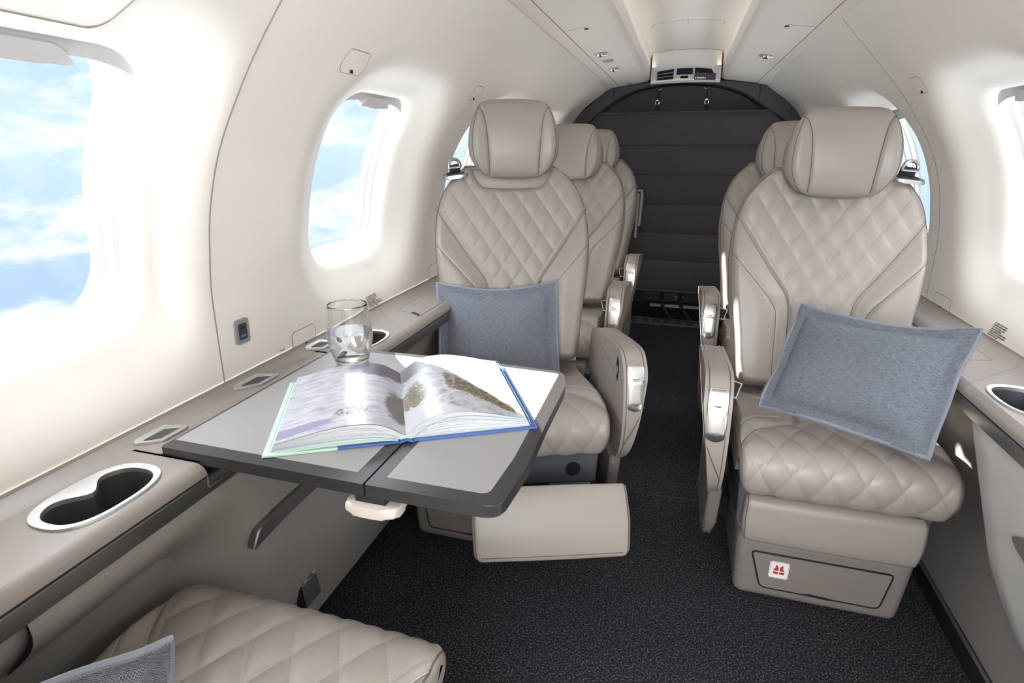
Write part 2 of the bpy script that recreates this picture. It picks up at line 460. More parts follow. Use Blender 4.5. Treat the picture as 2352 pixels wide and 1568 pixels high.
    def seam(s, name, polys, r, mat, parent, off=0.0004, step=0.006):
        for poly in polys:
            mb = MB()
            P = np.array(poly, float); L = np.concatenate([[0], np.cumsum(np.linalg.norm(np.diff(P, axis=0), axis=1))])
            n = max(3, int(L[-1] / step)); t = np.linspace(0, L[-1], n)
            mb.tube(s.P(np.interp(t, L, P[:, 0]), np.interp(t, L, P[:, 1]), off), r, 5)
            mb.build(name, mat, parent)
def sm(poly, n=30):
    return [tuple(p) for p in spline(poly, n)[0]]
# ================================================================ the cabin shell
Y0, Y1 = -1.0, 3.38
PROF = [(0.722, 0.596), (0.719, 0.69), (0.715, 0.78), (0.706, 0.83), (0.698, 0.873), (0.692, 0.90), (0.667, 0.97), (0.640, 1.022),
        (0.612, 1.064), (0.572, 1.12), (0.512, 1.19), (0.455, 1.25), (0.425, 1.28), (0.386, 1.322)]
PW, PL = spline(PROF, 300)
_dn = np.gradient(PW, axis=0); _dn /= np.linalg.norm(_dn, axis=1)[:, None]
PN = np.stack([_dn[:, 1], -_dn[:, 0]], 1)           # outward normal
_k = np.ones(25) / 25
for _c in range(2):
    PN[:, _c] = np.convolve(np.pad(PN[:, _c], 12, mode='edge'), _k, 'valid'); PW[:, _c] = np.convolve(np.pad(PW[:, _c], 12, mode='reflect', reflect_type='odd'), _k, 'valid')
PS = np.linspace(0, PL, 300)
def wallP(side, y, s, off=0.0):
    """point on a side wall; off > 0 is outward"""
    y = np.asarray(y, float); s = np.asarray(s, float)
    x = np.interp(s, PS, PW[:, 0]); z = np.interp(s, PS, PW[:, 1]); nx = np.interp(s, PS, PN[:, 0]); nz = np.interp(s, PS, PN[:, 1])
    fl = 0.04 * sstep((y - 2.75) / 0.6) * np.exp(-((z - 1.17) / 0.12) ** 2)
    return np.stack([side * (x + nx * (off + fl)), y + 0 * x, z + nz * (off + fl)], -1)
def s_of_z(z): return float(np.interp(z, PW[:, 1], PS))
WH = 0.165                                            # half width of a window opening
WS0, WS1 = s_of_z(0.735), s_of_z(1.088)
def sdf_rr(y, s, cy):
    hx, hy, r = WH, (WS1 - WS0) / 2, 0.085
    qx = np.abs(y - cy) - hx + r; qy = np.abs(s - (WS0 + WS1) / 2) - hy + r
    return np.hypot(np.maximum(qx, 0), np.maximum(qy, 0)) + np.minimum(np.maximum(qx, qy), 0) - r
def funnel(d): return 0.042 * (1 - sstep(np.clip(d, 0, None) / 0.125)) ** 1.0 + 0.010 * np.exp(-np.clip(d, 0, None) / 0.012)
def wloop(cy, n=40):
    """opening outline and matching ring of unit directions"""
    hx, hy, r = WH, (WS1 - WS0) / 2, 0.085
    cs = (WS0 + WS1) / 2
    return [(p[0], p[1]) for p in rrect(cy, cs, 2 * hx, 2 * hy, r, 12)], cs
def wall_bay(V, F, side, ya, yb, cy):
    N = 176; inner, cs = wloop(cy)
    # dense opening outline, sampled by angle towards points of the bay rectangle
    rect = []
    k = N // 4
    e = 0.0
    a0, a1, b0, b1 = ya + e, yb - e, 0.0, PL
    for i in range(k): rect.append((a1, b0 + (b1 - b0) * i / k))
    for i in range(k): rect.append((a1 - (a1 - a0) * i / k, b1))
    for i in range(k): rect.append((a0, b1 - (b1 - b0) * i / k))
    for i in range(k): rect.append((a0 + (a1 - a0) * i / k, b0))
    In = np.array(inner + [inner[0]]); Ls = np.concatenate([[0], np.cumsum(np.linalg.norm(np.diff(In, axis=0), axis=1))])
    tt = np.linspace(0, Ls[-1], 4000); D = np.stack([np.interp(tt, Ls, In[:, 0]), np.interp(tt, Ls, In[:, 1])], 1)
    ang = np.arctan2(D[:, 1] - cs, D[:, 0] - cy)
    R = np.array(rect)
    # scale the angle so the outline is walked evenly
    pa = np.arctan2((R[:, 1] - cs) / 1.35, (R[:, 0] - cy)); da = np.arctan2((D[:, 1] - cs) / 1.05, D[:, 0] - cy)
    I = np.array([D[np.argmin(np.abs(np.angle(np.exp(1j * (da - p)))))] for p in pa])
    T = [0, .012, .03, .055, .085, .12, .16, .205, .26, .33, .42, .53, .66, .8, .9, 0.97, 1.0]
    base = len(V)
    for ti, t in enumerate(T):
        Q = I + (R - I) * t
        d = sdf_rr(Q[:, 0], Q[:, 1], cy)
        edge = np.minimum(np.minimum(Q[:, 0] - a0, a1 - Q[:, 0]), 9)
        off = funnel(d) * sstep(edge / 0.07)
        V += [tuple(p) for p in wallP(side, Q[:, 0], Q[:, 1], off)]
    for ti in range(len(T) - 1):
        for i in range(N):
            F.append((base + ti * N + i, base + ti * N + (i + 1) % N, base + (ti + 1) * N + (i + 1) % N, base + (ti + 1) * N + i))
    return [(I[i], wallP(side, I[i, 0], I[i, 1], funnel(0.0))) for i in range(N)]
BAYS = {-1: [(Y0, 0.738, 0.487), (0.738, 1.62, 1.243), (1.62, 2.36, 1.985), (2.36, Y1, 2.72)],
        1: [(Y0, 0.26, -0.30), (0.26, 1.05, 0.665), (1.05, 1.79, 1.40), (1.79, 2.52, 2.135), (2.52, Y1, 2.87)]}
wn = 0
WALLS = {}
for side, nm in ((-1, 'wall_left'), (1, 'wall_right')):
    V, F = [], []; loops = []
    for (ya, yb, cy) in BAYS[side]:
        loops.append((cy, wall_bay(V, F, side, ya, yb, cy)))
    wo_ = mk(nm, V, F, 'wall', smooth=True); tag(wo_, kind='structure'); WALLS[side] = wo_
    # outer skin just behind the panel joints
    ya = 0.738 if side < 0 else 1.79
    mb = MB(); mb.tube(wallP(side, ya, np.linspace(0, PL, 60), 0.0004), 0.0015, 6); mb.build('panel_joint', 'gap', wo_)
    for cy, lp in loops:
        wn += 1
        N = len(lp); V, F = [], []
        P0 = np.array([p for _, p in lp]); Q0 = np.array([q for q, _ in lp])
        c2 = np.array([cy, (WS0 + WS1) / 2])
        steps = [(0.0, 0.0), (0.004, 0.006), (0.004, 0.030), (0.012, 0.034), (0.012, 0.046), (0.020, 0.049), (0.020, 0.058), (0.030, 0.062)]
        for (ins, out) in steps:
            v = Q0 - c2; ln = np.linalg.norm(v, axis=1)[:, None]
            q = c2 + v * (1 - ins / ln)
            V += [tuple(p) for p in wallP(side, q[:, 0], q[:, 1], funnel(0.0) + out)]
        for t in range(len(steps) - 1):
            for i in range(N): F.append((t * N + i, t * N + (i + 1) % N, (t + 1) * N + (i + 1) % N, (t + 1) * N + i))
        wob = mk('window_%d' % wn, V, F, 'white', smooth=True, auto=40); tag(wob, kind='structure')
        # acrylic pane
        v = Q0 - c2; V = []; F = []
        rr_ = [1.0, 0.75, 0.5, 0.25]
        for f in rr_:
            q = c2 + v * f
            V += [tuple(p) for p in wallP(side, q[:, 0], q[:, 1], funnel(0.0) + 0.060)]
        V.append(tuple(wallP(side, c2[0], c2[1], funnel(0.0) + 0.060)))
        for t in range(3):
            for i in range(N): F.append((t * N + i, t * N + (i + 1) % N, (t + 1) * N + (i + 1) % N, (t + 1) * N + i))
        for i in range(N): F.append((3 * N + i, 3 * N + (i + 1) % N, 4 * N))
        mk('window_pane', V, F, 'pane', wob)
        # drawn-up shade in the top of the recess, with its moulded pull
        def slab(y0, y1, sa, o0, o1, prof_fn, name, mat, par, n=28):
            V, F = [], []
            for i in range(n + 1):
                y = y0 + (y1 - y0) * i / n; t = 2 * i / n - 1
                dr = prof_fn(t); arch = 0.020 * max(0, abs(t) - 0.45) ** 2 / 0.3
                for (ss, oo) in ((sa - arch, o0), (sa - arch - dr, o0 + 0.001), (sa - arch - dr - 0.004, (o0 + o1) / 2), (sa - arch - dr, o1 - 0.001), (sa - arch, o1)):
                    V.append(tuple(wallP(side, y, ss, funnel(0.0) + oo)))
            for i in range(n):
                for k in range(5): F.append((i * 5 + k, i * 5 + (k + 1) % 5, (i + 1) * 5 + (k + 1) % 5, (i + 1) * 5 + k))
            F.append(tuple(range(5))); F.append(tuple(n * 5 + k for k in range(5)))
            return mk(name, V, F, mat, par, auto=50)
        sh = slab(cy - 0.150, cy + 0.150, WS1 + 0.004, 0.012, 0.045, lambda t: 0.030 - 0.004 * abs(t) ** 3, 'window_shade', 'white', wob)
        slab(cy - 0.06, cy + 0.06, WS1 - 0.012, 0.006, 0.024, lambda t: 0.024 * (1 - abs(t) ** 4) + 0.001, 'shade_pull', 'white', sh)
# ---------------------------------------------------------------- outer hull that closes off the space behind the panels
hp_ = [(-0.489, 1.221), (-0.52, 1.34), (-0.40, 1.46), (-0.2, 1.50), (0.2, 1.50), (0.40, 1.46), (0.52, 1.34), (0.489, 1.221)]
V = [(x * (k if abs(x) > 0.45 else 1), y, z) for y, k in ((Y0, 1.0), (2.75, 1.0), (3.4, 1.10), (3.97, 1.12)) for x, z in hp_]
F = [(8 * j + i, 8 * j + i + 1, 8 * j + 9 + i, 8 * j + 8 + i) for j in range(3) for i in range(7)]
hull = mk('trim_4', V, F, 'gap', smooth=False); tag(hull, kind='structure')
# ---------------------------------------------------------------- ceiling: sloped strips, flat service panels, recessed channel
CP = [(-0.400, 1.312), (-0.389, 1.3235), (-0.345, 1.331), (-0.30, 1.337), (-0.205, 1.350), (-0.190, 1.354), (-0.181, 1.362), (-0.176, 1.378), (-0.170, 1.430), (-0.160, 1.440),
      (-0.10, 1.449), (0.0, 1.453), (0.10, 1.449), (0.160, 1.440), (0.170, 1.430), (0.176, 1.378), (0.181, 1.362), (0.190, 1.354), (0.205, 1.350), (0.30, 1.337), (0.356, 1.329), (0.40, 1.318),
      (0.438, 1.301), (0.449, 1.296), (0.452, 1.302), (0.440, 1.325)]
NS = 12
V, F = [], []
for j in range(NS + 1):
    y = Y0 + (3.39 - Y0) * j / NS
    for (x, z) in CP: V.append((x, y, z))
n = len(CP)
for j in range(NS):
    for i in range(n - 1): F.append((j * n + i, j * n + i + 1, (j + 1) * n + i + 1, (j + 1) * n + i))
ceil = mk('ceiling', V, F, 'ceil', smooth=True, auto=28); tag(ceil, kind='structure')
mb = MB()
for (x, z) in ((-0.3895, 1.3240), (-0.3445, 1.3310), (0.3565, 1.3288)):
    mb.tube([(x, Y0, z), (x, 1.5, z), (x, 3.385, z)], 0.0013, 5)
mb.build('panel_joint', 'gap', ceil)
# the raised end of the joint between the front ceiling panel and the service duct
mb = MB(); mb.tube([(0.452, 1.79, 1.300), (0.425, 1.79, 1.292), (0.430, 1.72, 1.300), (0.405, 1.6, 1.318)], 0.0016, 5); mb.build('panel_joint', 'gap', ceil)
# thin joints of the drop-down oxygen doors and channel panels
def cz(x): return float(np.interp(x, [p[0] for p in CP], [p[1] for p in CP]))
mb = MB()
for (pts) in ([(-0.343, 1.82), (-0.284, 1.82)], [(-0.284, 1.82), (-0.279, 1.86)], [(0.354, 1.945), (0.284, 1.945)], [(0.284, 1.945), (0.279, 1.99)]):
    mb.tube([(x, y, cz(x) + 0.0003) for x, y in pts], 0.0011, 5)
for yy, w_ in ((2.40, 0.128), (3.12, 0.122)):
    mb.tube([(x, yy - 0.02 * (1 - (x / w_) ** 2) + 0.02, cz(x) + 0.0002) for x in np.linspace(-w_, w_, 13)], 0.0008, 5)
    for x in (-w_, 0, w_): mb.tube([(x, yy + (0.0 if x == 0 else 0.02), cz(x) + 0.0002), (x, yy + 0.07, cz(x) + 0.0002)], 0.0011, 5)
mb.build('panel_joint', 'gap', ceil)
mb = MB()
for (x, y) in ((-0.282, 1.845), (0.282, 1.968)):
    mb.box((x, y, cz(x) + 0.0002), (0.012, 0.016, 0.003))
mb.build('latch_slot', 'gapdark', ceil)
# ---------------------------------------------------------------- floor
V = [(-0.74, Y0, 0), (0.76, Y0, 0), (0.76, 3.5, 0), (-0.74, 3.5, 0), (-0.74, Y0, -0.05), (0.76, Y0, -0.05), (0.76, 3.5, -0.05), (-0.74, 3.5, -0.05)]
fl = mk('floor', V, [(0, 1, 2, 3), (4, 7, 6, 5), (0, 4, 5, 1), (1, 5, 6, 2), (2, 6, 7, 3), (3, 7, 4, 0)], 'carpet', smooth=False); tag(fl, kind='structure')
mb = MB(); mb.tube([(-0.62, 1.50, 0.001), (0.62, 1.55, 0.001)], 0.0035, 6); mb.build('carpet_joint', 'gapdark', fl)
mb = MB(); mb.box((0.0, 3.40, 0.006), (0.85, 0.12, 0.012))
sill = mb.build('floor_sill', 'pan', fl)
mb = MB()
for x in np.arange(-0.30, 0.42, 0.065):
    for k in range(3): mb.box((x, 3.365 + 0.028 * k, 0.0125), (0.045, 0.012, 0.002))
mb.build('sill_slot', 'gapdark', sill)
# ---------------------------------------------------------------- lower side walls: panel, dark footwell behind, skirting
LOWP = [(0.572, 0.548), (0.566, 0.50), (0.572, 0.42), (0.585, 0.32), (0.602, 0.215), (0.612, 0.175), (0.632, 0.11), (0.650, 0.045)]
REC = [(0.600, 0.552), (0.628, 0.48), (0.655, 0.36), (0.670, 0.22), (0.676, 0.12), (0.681, 0.045)]
def sheet(name, side, prof, y0, y1, mat, parent=None, n=10, inset=None):
    P, L = spline(prof, 28) if len(prof) > 2 else (np.array(prof, float), 0)
    V, F = [], []
    for j in range(n + 1):
        y = y0 + (y1 - y0) * j / n
        for (x, z) in P: V.append((side * x, y, z))
    m = len(P)
    for j in range(n):
        for i in range(m - 1): F.append((j * m + i, j * m + i + 1, (j + 1) * m + i + 1, (j + 1) * m + i))
    return mk(name, V, F, mat, parent)
for side, nm in ((-1, 'trim_1'), (1, 'trim_2')):
    o = sheet(nm, side, REC, Y0, 3.4, 'lower'); tag(o, kind='structure')
    mb = MB(); mb.box((side * 0.680, (Y0 + 3.4) / 2, 0.020), (0.016, 3.4 - Y0, 0.056)); b = mb.build('baseboard_' + ('left' if side < 0 else 'right'), 'black'); tag(b, kind='structure')
    mb = MB(); mb.tube([(side * 0.672, Y0, 0.050), (side * 0.672, 3.4, 0.050)], 0.004, 6); mb.build('baseboard_lip', 'strip', b)
# ---------------------------------------------------------------- aft bulkhead ring, baggage bay behind it
ARCH = [(-0.70, 0.0), (-0.715, 0.3), (-0.712, 0.6), (-0.700, 0.85), (-0.66, 1.03), (-0.59, 1.154), (-0.525, 1.218), (-0.44, 1.288), (-0.385, 1.322), (-0.20, 1.345), (0.0, 1.359),
        (0.20, 1.343), (0.376, 1.322), (0.44, 1.300), (0.513, 1.240), (0.602, 1.149), (0.66, 1.03), (0.700, 0.85), (0.712, 0.6), (0.715, 0.3), (0.70, 0.0)]
ARCI = [(-0.635, 0.0), (-0.65, 0.3), (-0.645, 0.6), (-0.63, 0.85), (-0.585, 1.03), (-0.50, 1.153), (-0.445, 1.205), (-0.35, 1.268), (-0.27, 1.306), (-0.17, 1.330), (0.0, 1.342),
        (0.16, 1.327), (0.25, 1.304), (0.33, 1.270), (0.43, 1.205), (0.522, 1.143), (0.585, 1.03), (0.63, 0.85), (0.645, 0.6), (0.65, 0.3), (0.635, 0.0)]
O, _ = spline(ARCH, 120); I_, _ = spline(ARCI, 120)
V, F = [], []
for (dx, y, A) in ((0, 3.372, O), (0, 3.372, I_), (0, 3.44, I_), (0, 3.44, O)):
    V += [(p[0], y, p[1]) for p in A]
for k in range(4):
    for i in range(119): F.append((k * 120 + i, k * 120 + i + 1, ((k + 1) % 4) * 120 + i + 1, ((k + 1) % 4) * 120 + i))
ring = mk('trim_3', V, F, 'curtain', auto=40); tag(ring, kind='structure')
mb = MB()
for (a, b) in (((-0.372, 1.3225), (-0.373, 1.258)), ((0.376, 1.320), (0.378, 1.240))): mb.tube([(a[0], 3.371, a[1]), (b[0], 3.371, b[1])], 0.002, 5)
mb.build('ring_joint', 'gapdark', ring)
# cream end frame outboard of the ring on the window side
A2 = [(0.452, 1.296), (0.50, 1.272), (0.56, 1.226), (0.612, 1.162), (0.65, 1.08), (0.69, 0.95), (0.715, 0.8), (0.72, 0.6)]
B2 = [(0.415, 1.312), (0.455, 1.290), (0.52, 1.232), (0.598, 1.150), (0.645, 1.05), (0.685, 0.9), (0.70, 0.75), (0.705, 0.6)]
a_, _ = spline(A2, 40); b_, _ = spline(B2, 40)
V = [(p[0], 3.24, p[1]) for p in a_] + [(p[0], 3.33, p[1]) for p in a_ * 0.4 + b_ * 0.6] + [(p[0], 3.38, p[1]) for p in b_]
F = [(k * 40 + i, k * 40 + i + 1, (k + 1) * 40 + i + 1, (k + 1) * 40 + i) for k in range(2) for i in range(39)]
# ---------------------------------------------------------------- baggage bay shell (dark, seen under and over the curtain)
mb = MB(); mb.box((0, 3.95, 0.68), (1.6, 0.03, 1.6)); mb.box((0, 3.72, -0.03), (1.5, 0.5, 0.03)); mb.box((0, 3.7, 1.42), (1.5, 0.56, 0.03)); mb.box((-0.75, 3.7, 0.68), (0.03, 0.56, 1.5)); mb.box((0.75, 3.7, 0.68), (0.03, 0.56, 1.5))
bay = mb.build('wall_back', 'curtain', smooth=False); tag(bay, kind='structure')
mb = MB(); mb.box((0, Y0 - 0.01, 0.75), (1.8, 0.02, 1.6)); wf = mb.build('wall_front', 'wall', smooth=False); tag(wf, kind='structure')
# ================================================================ things on the walls
def on_wall_line(side, pts, off=-0.0006):
    return [tuple(wallP(side, y, s_of_z(z), off)) for (y, z) in pts]
def win_off(side, y, z):
    ya, yb, cy = next(b for b in BAYS[side] if b[0] <= y <= b[1])
    return float(funnel(sdf_rr(np.array(y), np.array(s_of_z(z)), cy)) * sstep(np.array(min(y - ya, yb - y) / 0.07)))
def wallpt(side, y, z, off=0.0):
    return Vector(wallP(side, y, s_of_z(z), win_off(side, y, z) + off))
def wall_basis(side, y, z):
    p = wallpt(side, y, z); a = wallpt(side, y + 0.01, z); b = wallpt(side, y, z + 0.01)
    ey = (a - p).normalized(); ez = (b - p).normalized(); n = ey.cross(ez).normalized()
    if n.x * side > 0: n = -n                             # into the cabin
    return p, ey, ez, n
def loft_plate(name, loop2, side, cy_, cz_, th, mat, parent=None, lift=0.0):
    """thin plate following the wall: loop2 = (dy,dz) outline"""
    V, F = [], []; n = len(loop2)
    for o in (0.001, -th):
        V += [tuple(wallpt(side, cy_ + a, cz_ + b, o - lift)) for a, b in loop2]
    F.append(tuple(range(n))); F.append(tuple(range(2 * n - 1, n - 1, -1)))
    for i in range(n): F.append((i, (i + 1) % n, n + (i + 1) % n, n + i))
    return mk(name, V, F, mat, parent, auto=40)
def hatch(side, y0, y1, z0, z1, label, r=0.012, notch=True, name='access_hatch'):
    cy_, cz_ = (y0 + y1) / 2, (z0 + z1) / 2
    lp = rrect(0, 0, y1 - y0, z1 - z0, r, 5)
    o = loft_plate(name, lp, side, cy_, cz_, 0.0012, 'wall'); tag(o, label, 'hatch', 'wall hatches')
    mb = MB(); mb.tube([wallpt(side, cy_ + a * 1.02, cz_ + b * 1.02, -0.0003) for a, b in lp], 0.0009, 5, True); mb.build('hatch_joint', 'gap', o)
    if notch:
        mb = MB(); mb.box(wallpt(side, cy_ + (y1 - y0) * 0.02, z0 + 0.004, -0.002), (0.003, 0.007, 0.006)); mb.build('finger_notch', 'gapdark', o)
    return o
hatch(-1, 0.943, 1.014, 1.131, 1.165, 'small cream square hatch above the window beside the table')
hatch(-1, 1.583, 1.638, 1.135, 1.168, 'small cream hatch on the wall just above the headrest of the seat behind the table')
hatch(1, 1.633, 1.690, 1.129, 1.163, 'small cream square hatch high on the wall beside the seat with the vest sticker')
hatch(-1, 0.930, 1.008, 0.600, 0.639, 'cream hatch low on the wall behind the drinking glass')
hatch(-1, 1.617, 1.697, 0.600, 0.650, 'cream hatch low on the wall beside the seat behind the table')
hatch(1, 1.642, 1.743, 0.600, 0.637, 'cream hatch low on the wall beside the seat with the vest sticker')
# large ceiling-side door above the first window
_lp = rrect(0.3765, 1.172, 0.353, 0.136, 0.022, 6)
V, F = [], []; _n = 22
for j in range(_n + 1):
    z = 1.104 + 0.136 * j / _n
    ins = 0.022 - math.sqrt(max(0, 0.022 ** 2 - max(0, 0.022 - min(z - 1.104, 1.24 - z)) ** 2)) if min(z - 1.104, 1.24 - z) < 0.022 else 0.0
    for i in range(_n + 1): V.append(tuple(wallpt(-1, 0.20 + ins + (0.353 - 2 * ins) * i / _n, z, -0.0007)))
F = [(j * (_n + 1) + i, j * (_n + 1) + i + 1, (j + 1) * (_n + 1) + i + 1, (j + 1) * (_n + 1) + i) for j in range(_n) for i in range(_n)]
o = mk('locker_door', V, F, 'wall'); tag(o, 'large cream locker door in the upper wall over the biggest window', 'locker door')
mb = MB(); mb.tube([wallpt(-1, a, b, -0.0006) for (a0, b0), (a1, b1) in zip(_lp, _lp[1:] + _lp[:1]) for a, b in [(a0 + (a1 - a0) * t / 5, b0 + (b1 - b0) * t / 5) for t in range(5)]], 0.0012, 5, True); mb.build('door_joint', 'gap', o)
# charging port
o = loft_plate('charging_port', rrect(0, 0, 0.034, 0.046, 0.006, 4), -1, 0.793, 0.687, 0.004, 'silver'); tag(o, 'small silver charging port with one blue socket on the cream wall', 'charging port')
loft_plate('socket_face', rrect(0, 0, 0.020, 0.030, 0.003, 3), -1, 0.793, 0.687, 0.0048, 'darkcup', o)
loft_plate('blue_socket', rrect(0, 0, 0.013, 0.004, 0.001, 2), -1, 0.793, 0.679, 0.0052, 'blue', o)
loft_plate('round_socket', rrect(0, 0, 0.012, 0.005, 0.0024, 3), -1, 0.793, 0.694, 0.0052, 'black', o)
# printed instructions
TXT = ['FOR TAKEOFF AND LANDING', 'SEAT MUST BE FULLY UPRIGHT,', 'FULLY TO THE BACK OF SEAT', 'AND FULLY OUTBOARD.', 'ADJUST HEADREST TO SUPPORT HEAD.', 'FASTEN SEAT LAP AND SHOULDER BELT.', 'TABLE MUST BE STOWED.']
def text_mesh(name, p, ex, ey, nrm, lines, size, lead, mat, parent=None, lift=0.0009):
    vs_, fs_ = [], []
    for i, ln in enumerate(lines):
        cu = bpy.data.curves.new('txt', 'FONT'); cu.body = ln; cu.size = size; cu.align_x = 'LEFT'; cu.resolution_u = 2; cu.extrude = 0.00015
        to = bpy.data.objects.new('txt', cu); COL.objects.link(to)
        dg = bpy.context.evaluated_depsgraph_get(); me = bpy.data.meshes.new_from_object(to.evaluated_get(dg))
        k = len(vs_)
        for v in me.vertices: vs_.append(p + ex * (v.co.x * 0.92) + ey * (v.co.y - i * lead) + nrm * (lift + v.co.z))
        for f in me.polygons: fs_.append([q + k for q in f.vertices])
        bpy.data.objects.remove(to); bpy.data.curves.remove(cu); bpy.data.meshes.remove(me)
    return mk(name, vs_, fs_, mat, parent, smooth=False)
def placard(side, y, z, label, size=0.0040, lines=TXT, name='printed_notice', lead=0.0046):
    p, ey, ez, nrm = wall_basis(side, y, z)
    if side > 0: ey = -ey
    o = text_mesh(name, p, ey, ez, nrm, lines, size, lead, 'ink'); tag(o, label, 'notice')
    return o
placard(-1, 1.237, 0.6375, 'small black printed seating notice on the wall behind the drinking glass')
placard(1, 1.433, 0.638, 'small black printed seating notice on the wall beside the tilted cushion')
placard(-1, 0.890, 0.612, 'tiny black printed number by the hatch behind the glass', 0.006, ['10 20'], 'printed_number')
# ---------------------------------------------------------------- ceiling fittings
def disc(c, r, h, n=20): return [(c[0] + r * math.cos(2 * math.pi * k / n), c[1] + r * math.sin(2 * math.pi * k / n), c[2] + h) for k in range(n)]
def lathe_down(name, c, prof, mat, parent=None, n=24, flat=1.0):
    """revolve (r, drop) about a vertical axis, hanging below c"""
    V, F = [], []
    for (r, d) in prof: V += [(c[0] + r * flat * math.cos(2 * math.pi * k / n), c[1] + r * math.sin(2 * math.pi * k / n), c[2] - d) for k in range(n)]
    for j in range(len(prof) - 1):
        for k in range(n): F.append((j * n + k, j * n + (k + 1) % n, (j + 1) * n + (k + 1) % n, (j + 1) * n + k))
    F.append(tuple(range(n))); F.append(tuple((len(prof) - 1) * n + k for k in range(n)))
    return mk(name, V, F, mat, parent, auto=40)
def gasper(x, y, label, swivel=True):
    o = lathe_down('reading_light', (x, y, cz(x)), [(0.024, -0.002), (0.025, 0.002), (0.019, 0.003), (0.017, 0.0015)], 'silver'); tag(o, label, 'reading light', 'ceiling reading lights and air nozzles')
    if swivel:
        lathe_down('nozzle_ball', (x, y, cz(x)), [(0.015, -0.001), (0.014, 0.006), (0.009, 0.011), (0.005, 0.010)], 'chrome', o)
        mb = MB(); mb.box((x + 0.014, y - 0.004, cz(x) - 0.008), (0.022, 0.006, 0.004)); mb.build('nozzle_lever', 'silver', o)
gasper(-0.302, 2.285, 'flat silver reading light in the ceiling, first of the row of three')
gasper(-0.302, 2.70, 'silver swivelling air nozzle in the ceiling, last of the row of three')
gasper(0.294, 2.51, 'silver swivelling air nozzle alone in its ceiling panel')
def ceil_grille(x, y, w_, l_, label):
    o = lathe_down('speaker_grille', (x, y, cz(x)), [(l_, -0.001), (l_, 0.0015), (l_ * 0.85, 0.002)], 'gap', None, 24, w_ / l_); tag(o, label, 'speaker grille', 'ceiling speaker grilles')
    return o
ceil_grille(-0.302, 2.475, 0.026, 0.028, 'round grey speaker grille between the reading light and the air nozzle')
ceil_grille(-0.293, 3.31, 0.020, 0.022, 'small dark speaker grille by the end of the ceiling, close to the dark arch')
# ---------------------------------------------------------------- overhead air outlet at the end of the channel
con = empty('air_outlet_console', (0, 3.27, 1.36)); tag(con, 'cream overhead console with dark air slots and small screen above the dark curtain', 'air outlet')
def conP(u, v, d=0.0):
    """face of the console: u across -1..1, v up 0..1, leaning back"""
    x = 0.175 * u * (1 - 0.03 * v); z = 1.338 + 0.056 * v - 0.014 * u * u * (0.35 + v); y = 3.34 - 0.12 * v
    return (x, y - 3.27 - 0.5 * d, z - 1.36 - 0.85 * d)
V, F = [], []
nu = 24
for j, (v, d) in enumerate(((-0.02, -0.05), (-0.02, 0.0), (0.16, 0.002), (0.20, -0.004), (0.95, -0.004), (1.0, 0.0))):
    V += [conP(-1 + 2 * i / nu, v, d) for i in range(nu + 1)]
for (f, yy) in ((0.25, 3.185), (0.6, 3.13), (0.9, 3.08), (1.0, 3.05)):
    for i in range(nu + 1):
        p = conP(-1 + 2 * i / nu, 1.0, 0.0); x1_ = 0.158 * (-1 + 2 * i / nu)
        V.append((p[0] * (1 - f) + x1_ * f, yy - 3.27, (p[2]) * (1 - f) + (cz(x1_) - 0.0015 - 1.36) * f))
F = [(j * (nu + 1) + i, j * (nu + 1) + i + 1, (j + 1) * (nu + 1) + i + 1, (j + 1) * (nu + 1) + i) for j in range(len(V) // (nu + 1) - 1) for i in range(nu)]
mk('console_face', V, F, 'ceil', con, auto=40)
def con_patch(name, us, vs2, d, mat, parent, n=10):
    (u0a, u1a), (u0b, u1b) = us; v0, v1 = vs2
    V = []
    for dd in (d, d - 0.006):
        for i in range(n + 1):
            t = i / n
            V += [conP(u0a + (u1a - u0a) * t, v0, dd), conP(u0b + (u1b - u0b) * t, v1, dd)]
    m = 2 * (n + 1); F = []
    for i in range(n):
        F.append((2 * i, 2 * i + 2, 2 * i + 3, 2 * i + 1))
        for e_ in (0, 1): F.append((2 * i + e_, 2 * i + 2 + e_, m + 2 * i + 2 + e_, m + 2 * i + e_))
    F += [(0, 1, m + 1, m), (2 * n, 2 * n + 1, m + 2 * n + 1, m + 2 * n)]
    return mk(name, V, F, mat, parent, auto=40)
for v0, v1 in ((0.24, 0.42), (0.48, 0.66), (0.72, 0.90)):
    con_patch('air_slot', ((-0.84, -0.36), (-0.80, -0.33)), (v0, v1), -0.0015, 'black', con)
con_patch('display', ((-0.26, 0.20), (-0.25, 0.20)), (0.52, 0.92), -0.001, 'screen', con)
con_patch('button_strip', ((-0.14, 0.08), (-0.14, 0.08)), (0.28, 0.42), -0.001, 'black', con)
con_patch('air_slot', ((0.26, 0.80), (0.26, 0.72)), (0.66, 0.94), -0.0015, 'black', con)
st_ = con_patch('cover_flap', ((0.25, 0.86), (0.26, 0.86)), (0.22, 0.66), 0.004, 'pan', con)
mb = MB()
for k in range(7): mb.box(Vector(conP(0.30 + 0.045 * k, 0.38, 0.0062)), (0.0045, 0.002, 0.005))
mb.build('flap_lettering', 'silver', con)
